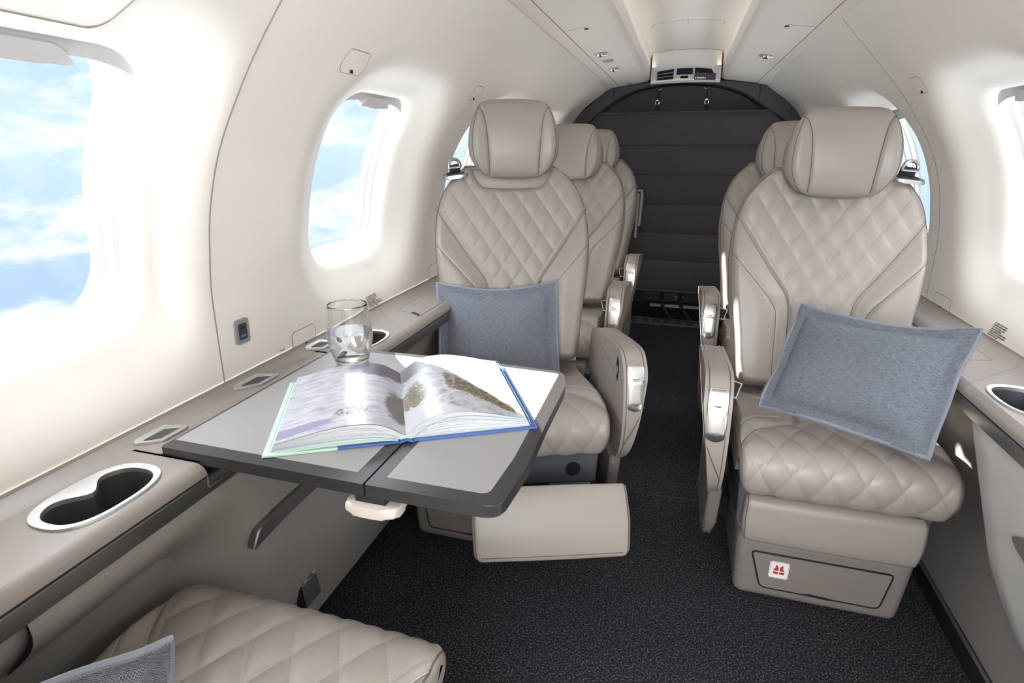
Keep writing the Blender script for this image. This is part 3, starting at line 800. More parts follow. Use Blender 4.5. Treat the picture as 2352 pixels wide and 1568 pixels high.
# ---------------------------------------------------------------- curtain
cu_rows = [1.195, 1.027, 0.868, 0.706, 0.542, 0.382, 0.194]
V, F = [], []
nx, nz_ = 90, 130
for j in range(nz_ + 1):
    z = 0.194 + (1.197 - 0.194) * j / nz_
    hw_ = float(np.interp(z, [p[1] for p in ARCI[:9]], [abs(p[0]) for p in ARCI[:9]])) - 0.004
    hw_ = min(hw_, 0.632)
    for i in range(nx + 1):
        x = hw_ * (2 * i / nx - 1)
        dz = min(abs(z - r) for r in cu_rows)
        y = 3.425 - 0.016 * (1 - math.exp(-dz / 0.02))
        # soft diagonal sags
        for (ax, az, bx, bz, am) in ((-0.12, 1.17, 0.02, 1.07, .012), (0.14, 1.16, 0.27, 1.06, .012), (-0.05, 1.0, 0.12, 0.93, .007), (0.16, 1.0, 0.02, 0.90, .007), (0.18, 0.40, 0.1, 0.28, .008), (0.3, 0.55, 0.22, 0.42, .006)):
            dd = float(seg_dist(np.array(x), np.array(z), [(ax, az), (bx, bz)])); y += am * math.exp(-(dd / 0.022) ** 2)
        y += 0.003 * math.sin(9 * x + 5 * z) 
        V.append((x, y, z))
F = [(j * (nx + 1) + i, j * (nx + 1) + i + 1, (j + 1) * (nx + 1) + i + 1, (j + 1) * (nx + 1) + i) for j in range(nz_) for i in range(nx)]
cur = mk('baggage_curtain', V, F, 'curtain'); tag(cur, 'dark charcoal baggage curtain with horizontal seams across the far end', 'curtain')
mb = MB()
for z in cu_rows[1:-1]: mb.tube([(x, 3.4245 + 0.003 * math.sin(9 * x + 5 * z) - 0.0015, z) for x in np.linspace(-0.55, 0.55, 30)], 0.0016, 5)
mb.build('curtain_seam', 'gapdark', cur)
mb = MB(); mb.tube([(x, 3.418, 1.199) for x in np.linspace(-0.475, 0.475, 20)], 0.006, 6); mb.build('curtain_hem', 'curtain', cur); mb = MB(); mb.tube([(x, 3.414, 0.196) for x in np.linspace(-0.60, 0.60, 20)], 0.008, 6); mb.build('curtain_hem', 'curtain', cur)
# upper mesh panel, set back, hangs above the curtain
V, F = [], []
I2 = [(p[0] * 0.985, p[1] - 0.004) for p in I_ if p[1] > 1.12]
V = [(p[0], 3.50, p[1]) for p in I2] + [(p[0], 3.51, 1.12) for p in I2]
m = len(I2); F = [(i, i + 1, m + i + 1, m + i) for i in range(m - 1)]
un = mk('upper_curtain_panel', V, F, 'curtain'); tag(un, 'black fabric panel under the dark arch above the curtain edge', 'curtain')
for x0, x1 in ((-0.132, -0.138), (0.112, 0.122)):
    s_ = empty('hook_strap', (x0, 3.44, 1.315)); tag(s_, 'black strap with silver hook above the curtain, ' + ('nearer the row of three seats' if x0 < 0 else 'nearer the row of two seats'), 'strap', 'curtain straps')
    mb = MB(); mb.tube([(0, 0, -0.004), (x1 - x0, 0.004, -0.055)], 0.0055, 6); mb.tube([(x1 - x0, 0.004, -0.075), (x1 - x0 - 0.004, -0.01, -0.12)], 0.0065, 6); mb.build('webbing', 'black', s_)
    mb = MB(); mb.tube([(x1 - x0 + 0.010 * math.cos(a), 0.0, -0.066 + 0.013 * math.sin(a)) for a in np.linspace(0, 2 * math.pi, 14)[:-1]], 0.0026, 6, True); mb.build('hook_ring', 'chrome', s_)
    mb = MB(); mb.tube([(-0.010, -0.004, 0.004), (0, -0.008, -0.004), (0.011, -0.004, 0.004)], 0.003, 6); mb.build('hook', 'chrome', s_)
# under the curtain: baggage net frame and notice plate
nf = empty('baggage_net_frame', (0.1, 3.47, 0.0)); tag(nf, 'black baggage net frame and straps under the curtain hem', 'net frame')
mb = MB(); mb.box((0, 0, 0.150), (0.50, 0.03, 0.055)); mb.build('notice_plate', 'black', nf)
mb = MB(); mb.box((0.02, 0.02, 0.088), (0.42, 0.03, 0.018)); mb.build('rail', 'silver', nf)
mb = MB(); mb.tube([(-0.13, -0.03, 0.19), (-0.11, -0.035, 0.09), (-0.06, -0.05, 0.02)], 0.012, 6); mb.tube([(-0.02, -0.03, 0.19), (0.0, -0.035, 0.09), (0.06, -0.05, 0.02)], 0.012, 6); mb.tube([(0.14, -0.03, 0.15), (0.15, -0.035, 0.05)], 0.014, 6); mb.build('strap', 'black', nf)
mb = MB(); mb.tube([(0.04, -0.06, 0.02), (0.10, -0.065, 0.012), (0.16, -0.06, 0.02), (0.22, -0.065, 0.012), (0.28, -0.06, 0.018)], 0.008, 6); mb.build('net_cord', 'black', nf)
text_mesh('plate_lettering', Vector((-0.05, -0.0155, 0.152)), Vector((1, 0, 0)), Vector((0, 0, 1)), Vector((0, -1, 0)), ['PULL CLEAR'], 0.011, 0.01, 'label', nf)
mb = MB(); mb.box((-0.04, -0.0158, 0.142), (0.006, 0.001, 0.008)); mb.build('plate_mark', 'label', nf)
def corner(pts, rad):
    """round selected corners of a polygon; rad per point"""
    out = []; n = len(pts)
    for i, p in enumerate(pts):
        r = rad[i]
        if r <= 0: out.append(p); continue
        p = Vector(p); a = Vector(pts[i - 1]); b = Vector(pts[(i + 1) % n])
        u = (a - p).normalized() * r; v = (b - p).normalized() * r
        for k in range(7):
            t = k / 6; q = (p + u) * (1 - t) ** 2 + p * 2 * t * (1 - t) + (p + v) * t * t
            out.append((q.x, q.y))
    return out
# ================================================================ side ledges
LT = 0.593                                           # height of the ledge top
LX = [(0.7205, 0.608), (0.7180, 0.604), (0.706, 0.5985), (0.698, 0.5945), (0.690, LT)]
LF = [(0.577, LT), (0.572, 0.5915), (0.5655, 0.588), (0.562, 0.583), (0.5605, 0.576)]
XI, XO = 0.577, 0.690                                # flat part between these
def cup_loop(cx, cy, hx, hy, notch=0.0, n=48):
    """outline of a two-cup holder; notch pushes the wall side in between the two cups"""
    P = []
    for k in range(n):
        a = 2 * math.pi * k / n; c, s = math.cos(a), math.sin(a); e = 2.6
        r = (abs(c / hx) ** e + abs(s / hy) ** e) ** (-1 / e)
        x, y = r * c, r * s
        if notch: 
            x -= notch * math.exp(-(y / 0.020) ** 2) * sstep(np.array((x / hx) * 1.6)) 
        P.append((cx + float(x), cy + y))
    return P
SETB = [(Y0, 0.080), (0.10, 0.080), (0.17, 0.0), (1.475, 0.0), (1.525, 0.080), (3.37, 0.080)]
def setb(y): return float(np.interp(y, [p[0] for p in SETB], [p[1] for p in SETB]))
def ledge(side, name, cups, slot, y0, y1):
    V, F = [], []
    def strip(prof, ya, yb, sb=False):
        ys = [ya] + [p[0] for p in SETB if ya + 1e-6 < p[0] < yb - 1e-6] + [yb] if sb else [ya, yb]
        b = len(V); n = len(prof)
        for y in ys:
            d = setb(y) if sb else 0.0
            V.extend([(side * (x + d * (1 if x < 0.60 else 0)), y, z) for x, z in prof])
        for j in range(len(ys) - 1):
            for i in range(n - 1): F.append((b + j * n + i, b + j * n + i + 1, b + (j + 1) * n + i + 1, b + (j + 1) * n + i))
    cuts = sorted([y0, y1] + ([slot[0], slot[1]] if slot else []))
    strip(LX, y0, y1)
    segs = [(cuts[i], cuts[i + 1]) for i in range(len(cuts) - 1)]
    for ya, yb in segs:
        if slot and abs(ya - slot[0]) < 1e-6:
            strip([(XO, LT), (0.652, LT), (0.646, 0.5905), (0.644, 0.585), (0.644, 0.556)], ya, yb); strip([(0.644, 0.556), (0.575, 0.556), (0.5605, 0.556)], ya, yb)
            for y in (ya, yb):                       # cut ends of the ledge beside the table slot
                b = len(V); pts = [(0.652, LT), (0.580, LT), (0.572, 0.5915), (0.5655, 0.588), (0.562, 0.583), (0.5605, 0.576), (0.5605, 0.556), (0.644, 0.556), (0.644, 0.585)]
                V.extend([(side * x, y, z) for x, z in pts]); F.append(tuple(range(b, b + len(pts))))
            continue
        strip(LF, ya, yb, True)
        yy = ya
        for (cx, cy, hx, hy) in [c for c in cups if ya < c[1] < yb]:
            p0, p1 = cy - 0.10, cy + 0.10
            strip([(XO, LT), (XI, LT)], yy, p0, True)
            lp = cup_loop(cx, cy, hx, hy); N = len(lp); b = len(V); R = []
            for (x, y) in lp:
                dx, dy = x - cx, y - cy
                t = min([((XO - cx) / dx) if dx > 0 else ((XI - cx) / dx) if dx < 0 else 9, (0.10 / abs(dy)) if dy else 9])
                R.append((cx + dx * t, cy + dy * t))
            # snap the ring to the four corners
            for cn in ((XO, p1), (XI, p1), (XI, p0), (XO, p0)):
                i = min(range(N), key=lambda k: (R[k][0] - cn[0]) ** 2 + (R[k][1] - cn[1]) ** 2); R[i] = cn
            V.extend([(side * x, y, LT) for x, y in R] + [(side * x, y, LT) for x, y in lp])
            for i in range(N): F.append((b + i, b + (i + 1) % N, b + N + (i + 1) % N, b + N + i))
            yy = p1
        strip([(XO, LT), (XI, LT)], yy, yb, True)
    o = mk(name, V, F, 'ledge', auto=30)
    return o
def ledge_extras(side, o, cups, yl):
    for (cx, cy, hx, hy) in cups:
        # satin ring, dark two-cup well
        outer = cup_loop(cx, cy, hx + 0.001, hy + 0.001); inner = cup_loop(cx - 0.002, cy, hx - 0.009, hy - 0.009, 0.030)
        N = len(outer); V = [(side * x, y, LT - 0.001) for x, y in outer] + [(side * (x - (x - cx) * 0.03), y, LT + 0.003) for x, y in outer] + [(side * x, y, LT + 0.0022) for x, y in inner] + [(side * x, y, LT - 0.006) for x, y in inner]
        F = [(k * N + i, k * N + (i + 1) % N, (k + 1) * N + (i + 1) % N, (k + 1) * N + i) for k in range(3) for i in range(N)]
        r = mk('cup_holder_rim', V, F, 'silver', o, auto=40)
        V = []; deep = [(1.0, 0.004), (0.995, 0.012), (0.95, 0.075)]
        for f, d in deep: V += [(side * (cx + (x - cx) * f), cy + (y - cy) * f, LT - d) for x, y in inner]
        F = [(k * N + i, k * N + (i + 1) % N, (k + 1) * N + (i + 1) % N, (k + 1) * N + i) for k in range(2) for i in range(N)]
        F.append(tuple(2 * N + i for i in range(N)))
        mk('cup_well', V, F, 'darkcup', r, auto=40)
    # dark gap and gunmetal strip under the edge
    for nm, mt, pr in (('edge_gap', 'gapdark', [(0.5600, 0.5765), (0.5630, 0.5755), (0.5630, 0.5715), (0.5690, 0.5710)]),
                       ('edge_strip', 'strip', [(0.566, 0.572), (0.5635, 0.569), (0.5665, 0.546), (0.569, 0.5425), (0.580, 0.5415)])):
        V, F = [], []; n = len(pr)
        for (y, d) in SETB: V += [(side * (x + d), y, z) for x, z in pr]
        for j in range(len(SETB) - 1):
            for i in range(n - 1): F.append((j * n + i, j * n + i + 1, (j + 1) * n + i + 1, (j + 1) * n + i))
        mk(nm, V, F, mt, o, auto=40)
    # joint of the next ledge section
    mb = MB(); mb.tube([(side * 0.7225, 1.295, 0.6065), (side * 0.703, 1.268, 0.5975), (side * 0.688, 1.256, LT + 0.0002), (side * 0.578, 1.150, LT + 0.0002), (side * 0.566, 1.130, 0.5885), (side * 0.5612, 1.120, 0.576)], 0.0011, 5)
    mb.build('section_joint', 'gap', o)
LCUPS = [(0.632, 0.427, 0.0505, 0.070), (0.632, 1.055, 0.0505, 0.070)]
led = ledge(-1, 'side_ledge', LCUPS, (0.523, 0.962), Y0, 3.37)
tag(led, 'greige side ledge with oval cup holder and air vents on the table side', 'ledge')
ledge_extras(-1, led, LCUPS, (Y0, 3.37))
RCUPS = [(0.634, 0.42, 0.0505, 0.070), (0.634, 1.080, 0.0505, 0.070)]
ler = ledge(1, 'side_ledge', RCUPS, None, Y0, 3.37)
tag(ler, 'greige side ledge with cup holder beside the tilted cushion', 'ledge')
ledge_extras(1, ler, RCUPS, (Y0, 3.37))
def ledge_lid(side, o):
    pts = [(0.674, 1.300), (0.676, 1.445), (0.664, 1.468), (0.600, 1.468), (0.590, 1.445), (0.590, 1.262), (0.626, 1.288)]
    n = len(pts); V = [(side * x, y, LT - 0.001) for x, y in pts] + [(side * x, y, LT + 0.0008) for x, y in pts]
    lid = mk('ledge_lid', V, [tuple(range(n)), tuple(range(n, 2 * n))] + [(i, (i + 1) % n, n + (i + 1) % n, n + i) for i in range(n)], 'ledge', o, smooth=False)
    mb = MB(); mb.tube([(side * 0.674, 1.30, LT + 0.0009), (side * 0.676, 1.445, LT + 0.0009), (side * 0.664, 1.468, LT + 0.0009), (side * 0.600, 1.468, LT + 0.0009), (side * 0.590, 1.445, LT + 0.0009), (side * 0.590, 1.262, LT + 0.0009)], 0.0010, 5)
    mb.build('lid_joint', 'gap', lid)
    mb = MB(); mb.add([(side * 0.590, 1.262, LT + 0.0012), (side * 0.626, 1.286, LT + 0.0012), (side * 0.622, 1.296, LT + 0.0012), (side * 0.596, 1.281, LT + 0.0012)], [(0, 1, 2, 3)]); mb.build('finger_slot', 'gapdark', lid, smooth=False)
    if side < 0: text_mesh('lid_lettering', Vector((-0.648, 1.345, LT)), Vector((0, 1, 0)), Vector((-1, 0, 0)), Vector((0, 0, 1)), ['STOWAGE'], 0.008, 0.01, 'gap', lid, 0.0011)
ledge_lid(-1, led); ledge_lid(1, ler)
# front armrest block at the near end of the table-side ledge
mb = MB(); mb.tube([(-0.722, 0.262, 0.606), (-0.70, 0.262, 0.5965), (-0.64, 0.268, LT + 0.0004), (-0.600, 0.272, LT + 0.0004), (-0.586, 0.262, LT + 0.0004), (-0.578, 0.24, LT + 0.0003), (-0.574, 0.10, 0.5925), (-0.574, Y0, 0.5925)], 0.0015, 5); mb.build('section_joint', 'gap', led)
# air vents set in the strip along the wall
def vent(y0, y1, x0, x1, sl, label):
    """silver vent: outline is a slanted four-sided plate with a dark slot"""
    zc = lambda x: float(np.interp(x, [0.685, 0.695, 0.706, 0.72], [LT, 0.5945, 0.5985, 0.604]))
    out = corner([(x0, y0 + sl), (x0, y1 - 0.008), (x0 + 0.006, y1), (x1, y1 - sl * 0.7), (x1, y0 + 0.006), (x1 - 0.004, y0)], [0.004] * 6)
    cx, cy = sum(p[0] for p in out) / len(out), sum(p[1] for p in out) / len(out)
    n = len(out); V = []
    for f, h in ((1.03, -0.001), (1.0, 0.0032), (0.74, 0.0034), (0.70, 0.0015)):
        V += [(-(cx + (x - cx) * (f if f > 0.9 else f * 0.72)), cy + (y - cy) * f, zc(cx + (x - cx) * (f if f > 0.9 else f * 0.72)) + h) for x, y in out]
    F = [(k * n + i, k * n + (i + 1) % n, (k + 1) * n + (i + 1) % n, (k + 1) * n + i) for k in range(3) for i in range(n)]
    o = mk('air_vent', V, F, 'silver', led, auto=40)
    V = [(-(cx + (x - cx) * 0.55), cy + (y - cy) * 0.74, zc(cx + (x - cx) * 0.55) + 0.0022) for x, y in out]
    mk('vent_slot', V, [tuple(range(n))], 'grille', o, smooth=False)
vent(0.533, 0.606, 0.667, 0.702, 0.022, '')
vent(0.735, 0.826, 0.672, 0.707, 0.036, '')
vent(0.950, 1.024, 0.677, 0.711, 0.026, '')
# ================================================================ lower side panels
def side_panel(side, name, y0, prof, ymax, label, n=40, near=None):
    P, _ = spline(prof, 44); V, F = [], []; m = len(P)
    for (x, z) in P:
        ye = ymax(z)
        for i in range(n + 1):
            t = i / n; y = y0 + (ye - y0) * t
            d = ye - y
            a = max(0.0, 1 - d / 0.03); xo = 0.022 * (1 - math.sqrt(max(0, 1 - a * a)))
            if side < 0:                              # hip recess beside the near seat
                k_ = float((1 - sstep((y - 0.47) / 0.15)) * sstep((0.535 - z) / 0.13)); xo += max(0.0, (0.672 - 0.02 * max(0, z - 0.3) / 0.25) - x - xo) * k_
            V.append((side * (x + xo), y, z))
        V.append((side * (x + 0.10), ye + 0.004, z))
    w_ = n + 2
    F = [(j * w_ + i, j * w_ + i + 1, (j + 1) * w_ + i + 1, (j + 1) * w_ + i) for j in range(m - 1) for i in range(n + 1)]
    b = len(V); x, z = P[-1]
    for i in range(n + 1): V.append((V[(m - 1) * w_ + i][0] + side * 0.03, V[(m - 1) * w_ + i][1], z - 0.006))
    F += [((m - 1) * w_ + i, (m - 1) * w_ + i + 1, b + i + 1, b + i) for i in range(n)]
    o = mk(name, V, F, 'lower', auto=50); tag(o, kind='structure'); return o
zs_ = [0.20, 0.235, 0.25, 0.265, 0.33, 0.39, 0.44, 0.50, 0.545]
ys_ = [0.66, 0.80, 0.87, 0.925, 1.010, 1.045, 1.075, 1.12, 1.165]
_zy = spline(list(zip(zs_, ys_)), 80)[0]; _zy = _zy[np.argsort(_zy[:, 0])]
pr_ = side_panel(1, 'trim_5', Y0, [(0.574, 0.543), (0.572, 0.50), (0.578, 0.42), (0.590, 0.34), (0.604, 0.27), (0.618, 0.215)], lambda z: float(np.interp(z, _zy[:, 0], _zy[:, 1])), 'window-lit greige lower wall panel ending in a rounded edge beside the seat with the vest sticker')
prism('panel_handle', smooth_loop([(0.905, 0.437), (0.885, 0.449), (0.80, 0.455), (0.60, 0.455), (0.60, 0.425), (0.80, 0.425), (0.87, 0.424)], 1), 'x', 0.566, 0.580, 0.002, 'strip', pr_)
pr_.data.materials[0] = M['lowerlit']
pl_ = side_panel(-1, 'trim_6', 0.288, LOWP, lambda z: float(np.interp(z, [0.04, 0.18, 0.40, 0.545], [1.30, 1.06, 1.0, 1.0])), 'grey lower wall panel with slanted dark handle under the table')
prism('panel_handle', smooth_loop([(0.578, 0.398), (0.592, 0.424), (0.612, 0.439), (0.72, 0.442), (0.97, 0.442), (0.97, 0.414), (0.72, 0.414), (0.612, 0.408)], 1), 'x', -0.579, -0.563, 0.004, 'strip', pl_)
pn_ = side_panel(-1, 'trim_7', Y0, [(x - 0.008, z) for x, z in LOWP], lambda z: 0.292, 'grey lower wall panel with rounded edge in the corner beside the quilted seat cushion with no backrest showing', 14)
# folding outlet cover low on the panel
oc = empty('outlet_cover', (-0.604, 0.735, 0.182), 0); tag(oc, 'black flip-up outlet cover low on the grey wall panel under the table', 'outlet cover')
R_ = Matrix.Rotation(math.radians(-7), 3, 'Y')
rbox('cover_base', (-0.006, 0, 0), (0.014, 0.052, 0.066), 0.004, 'black', oc, R_)
rbox('cover_flap', (0.004, 0.002, -0.003), (0.006, 0.046, 0.052), 0.003, 'strip', oc, R_)
mb = MB(); mb.tube([(0.004, -0.018, 0.028), (0.004, -0.008, 0.028)], 0.0035, 8); mb.tube([(0.004, 0.010, 0.028), (0.004, 0.020, 0.028)], 0.0035, 8); mb.build('hinge', 'silver', oc)
# ================================================================ table
TZ = 0.6055
tb = empty('folding_table', (-0.33, 0.74, 0.0)); tag(tb, 'grey folding table with charcoal edge, two leaves and an open book on it', 'table')
def toT(pts): return [(x + 0.33, y - 0.74) for x, y in pts]
def leaf(name, pts, z0, z1, bev): return prism(name, toT(pts), 'z', z0, z1, bev, 'edge', tb, seg=3)
L1p = corner([(-0.640, 0.527), (-0.3185, 0.524), (-0.3185, 0.973), (-0.640, 0.966)], [0.004, 0.002, 0.002, 0.01])
L2p = corner([(-0.3155, 0.524), (-0.139, 0.525), (-0.131, 0.62), (-0.134, 0.74), (-0.134, 0.90), (-0.149, 0.962), (-0.3155, 0.973)], [0.002, 0.022, 0, 0, 0.02, 0.02, 0.002])
lf1 = leaf('table_leaf', L1p, TZ - 0.0175, TZ, 0.004); lf2 = leaf('table_leaf', L2p, TZ - 0.0175, TZ, 0.004)
def inlay(pts, par):
    q = toT(pts); n = len(q)
    V = [(x, y, TZ + 0.0003) for x, y in q] + [(x, y, TZ - 0.002) for x, y in q]
    mk('leather_inlay', V, [tuple(range(n))] + [(i, (i + 1) % n, n + (i + 1) % n, n + i) for i in range(n)], 'inlay', par, smooth=False)
inlay(corner([(-0.636, 0.549), (-0.3385, 0.5465), (-0.3385, 0.955), (-0.634, 0.955)], [0.002] * 4), lf1)
inlay(corner([(-0.2965, 0.5465), (-0.160, 0.5475), (-0.1535, 0.64), (-0.156, 0.95), (-0.2965, 0.957)], [0.003, 0.012, 0, 0.01, 0.003]), lf2)
mb = MB(); mb.box((0.012, -0.01, TZ - 0.028), (0.05, 0.36, 0.020)); mb.box((-0.13, 0.0, TZ - 0.034), (0.34, 0.10, 0.030)); mb.build('table_arm', 'black', tb, smooth=False)
prism('release_paddle', smooth_loop([(-0.012, -0.226), (0.052, -0.226), (0.060, -0.212), (0.056, -0.17), (-0.006, -0.17), (-0.016, -0.212)], 2), 'z', TZ - 0.042, TZ - 0.027, 0.005, 'cream', tb)
mb = MB(); mb.box((0.020, -0.198, TZ - 0.022), (0.042, 0.034, 0.010)); mb.build('paddle_mount', 'black', tb, smooth=False)
# ================================================================ open book
bk = empty('open_book', (-0.312, 0.634, TZ + 0.0003), math.radians(29)); tag(bk, 'large open photo book of snowy mountains with blue and mint cover on the table', 'book')
BW, BH = 0.187, 0.255
def photo_mat(name, right):
    m, t, b = newmat(name); L = t.links.new
    b.inputs['Roughness'].default_value = 0.30; b.inputs['Coat Weight'].default_value = 0.5; b.inputs['Coat Roughness'].default_value = 0.10
    uv = t.nodes.new('ShaderNodeUVMap'); uv.uv_map = 'page'
    sx = t.nodes.new('ShaderNodeSeparateXYZ'); L(uv.outputs[0], sx.inputs[0])
    def noise(sc, det, rot=0, stretch=(1, 1, 1), dist=0.0):
        mp = t.nodes.new('ShaderNodeMapping'); mp.inputs['Rotation'].default_value = (0, 0, rot); mp.inputs['Scale'].default_value = stretch
        L(uv.outputs[0], mp.inputs[0]); n = t.nodes.new('ShaderNodeTexNoise'); n.inputs['Scale'].default_value = sc; n.inputs['Detail'].default_value = det; n.inputs['Distortion'].default_value = dist
        n.inputs['Roughness'].default_value = 0.65
        L(mp.outputs[0], n.inputs['Vector']); return n.outputs['Fac']
    def ma(op, a, c=None, d=None):
        q = t.nodes.new('ShaderNodeMath'); q.operation = op
        for i, v in enumerate((a, c, d)):
            if v is None: continue
            if isinstance(v, (int, float)): q.inputs[i].default_value = v
            else: L(v, q.inputs[i])
        return q.outputs[0]
    def ramp(f, stops):
        r = t.nodes.new('ShaderNodeValToRGB'); e = r.color_ramp.elements
        e[0].position, e[0].color = stops[0][0], (*stops[0][1], 1); e[1].position, e[1].color = stops[-1][0], (*stops[-1][1], 1)
        for p, c in stops[1:-1]: k = e.new(p); k.color = (*c, 1)
        L(f, r.inputs[0]); return r.outputs[0]
    def mix(f, a, c):
        q = t.nodes.new('ShaderNodeMixRGB'); L(f, q.inputs[0])
        for i, v in ((1, a), (2, c)):
            if isinstance(v, tuple): q.inputs[i].default_value = (*v, 1)
            else: L(v, q.inputs[i])
        return q.outputs[0]
    def blob(cx, cy, rx, ry, nz_, amt):
        """soft-edged patch: 1 inside, 0 outside, edge broken up by noise"""
        u = ma('DIVIDE', ma('SUBTRACT', sx.outputs[0], cx), rx); v = ma('DIVIDE', ma('SUBTRACT', sx.outputs[1], cy), ry)
        d = ma('SQRT', ma('ADD', ma('MULTIPLY', u, u), ma('MULTIPLY', v, v)))
        d = ma('ADD', d, ma('MULTIPLY', ma('SUBTRACT', nz_, 0.5), amt))
        return ma('SUBTRACT', 1.0, ma('SMOOTH_MIN', ma('MAXIMUM', ma('MULTIPLY', ma('SUBTRACT', d, 0.85), 4.0), 0.0), 1.0, 0.05))
    n1 = noise(5, 8, 0.25, (1, 4.5, 1), 0.6); n2 = noise(9, 10, 0.6, (1, 1.6, 1), 1.0); n3 = noise(26, 6)
    if not right:
        snow = ramp(n1, [(0.32, (0.30, 0.30, 0.40)), (0.46, (0.44, 0.445, 0.52)), (0.60, (0.56, 0.565, 0.61))])
        c = mix(blob(0.16, 0.90, 0.34, 0.13, n2, 1.0), snow, (0.10, 0.085, 0.15))
        c = mix(blob(0.05, 0.33, 0.10, 0.22, n2, 1.3), c, (0.15, 0.135, 0.13))
        c = mix(ma('MULTIPLY', blob(0.42, 0.20, 0.15, 0.055, n2, 1.8), ma('GREATER_THAN', n3, 0.47)), c, (0.16, 0.15, 0.12))
        c = mix(blob(0.86, 0.10, 0.30, 0.06, n1, 0.8), c, (0.27, 0.27, 0.41))
    else:
        snow = ramp(n2, [(0.34, (0.24, 0.25, 0.29)), (0.47, (0.44, 0.45, 0.50)), (0.60, (0.56, 0.57, 0.60))])
        rock = ramp(n3, [(0.35, (0.045, 0.038, 0.022)), (0.5, (0.16, 0.13, 0.075)), (0.64, (0.30, 0.27, 0.21)), (0.74, (0.52, 0.52, 0.54))])
        c = mix(blob(0.04, 0.90, 0.22, 0.16, n2, 0.8), snow, (0.13, 0.13, 0.17))
        c = mix(ma('MULTIPLY', blob(0.10, 0.42, 0.13, 0.17, n2, 1.2), ma('GREATER_THAN', n3, 0.42)), c, rock)
        # rocky ridge running down to the outer corner
        rid = ma('ADD', ma('MULTIPLY', sx.outputs[0], -0.80), 0.845)
        dv = ma('ABSOLUTE', ma('SUBTRACT', sx.outputs[1], rid))
        wv = ma('MULTIPLY', ma('ADD', -0.02, ma('MULTIPLY', n2, 0.36)), ma('SUBTRACT', 1.25, sx.outputs[0]))
        ridge = ma('MULTIPLY', ma('LESS_THAN', dv, wv), ma('GREATER_THAN', sx.outputs[0], ma('ADD', 0.30, ma('MULTIPLY', n2, 0.2))))
        c = mix(ridge, c, rock)
        under = ma('LESS_THAN', sx.outputs[1], ma('SUBTRACT', ma('MULTIPLY', sx.outputs[0], -0.5), -0.30))
        c = mix(ma('MULTIPLY', under, 0.85), c, (0.56, 0.565, 0.63))
        # white margin on the outer edge
        c = mix(ma('GREATER_THAN', sx.outputs[0], 0.93), c, (0.62, 0.62, 0.62))
    L(c, b.inputs['Base Color'])
    return m
M['photoL'] = photo_mat('snowfield_photo_print', False); M['photoR'] = photo_mat('mountain_photo_print', True)
def paper_edge():
    m, t, b = newmat('stacked_page_edges'); L = t.links.new
    uv = t.nodes.new('ShaderNodeUVMap'); uv.uv_map = 'page'
    sx = t.nodes.new('ShaderNodeSeparateXYZ'); L(uv.outputs[0], sx.inputs[0])
    n = t.nodes.new('ShaderNodeTexNoise'); n.noise_dimensions = '1D'; n.inputs['Scale'].default_value = 34; n.inputs['Detail'].default_value = 4
    L(sx.outputs[1], n.inputs['W'])
    r = t.nodes.new('ShaderNodeValToRGB'); e = r.color_ramp.elements
    e[0].position = 0.34; e[0].color = (0.17, 0.19, 0.22, 1); e[1].position = 0.56; e[1].color = (0.62, 0.63, 0.64, 1)
    k = e.new(0.43); k.color = (0.52, 0.55, 0.57, 1)
    L(n.outputs['Fac'], r.inputs[0]); L(r.outputs[0], b.inputs['Base Color']); b.inputs['Roughness'].default_value = 0.7
    return m
M['pages'] = paper_edge()
M['cover_blue'] = simple('blue_book_cloth', (0.055, 0.13, 0.36), 0.5)
M['cover_mint'] = simple('mint_endpaper', (0.50, 0.70, 0.58), 0.55)
M['page_blue'] = simple('blue_tinted_page', (0.20, 0.36, 0.52), 0.4)
M['page_white'] = simple('white_page', (0.62, 0.63, 0.64), 0.45)
def ztop(t, right):
    if right: return 0.0035 + float(np.interp(t, [0, .05, .13, .24, .36, .5, .7, .88, 1.0], [.002, .012, .0235, .0315, .0345, .0335, .026, .0170, .0125]))
    return 0.0035 + float(np.interp(t, [0, .05, .12, .22, .36, .5, .7, .88, 1.0], [.002, .010, .0195, .0270, .0300, .0290, .0235, .0160, .0110]))
def zsm(t, right):
    return sum(ztop(min(1, max(0, t + d)), right) for d in (-.06, -.03, 0, .03, .06)) / 5
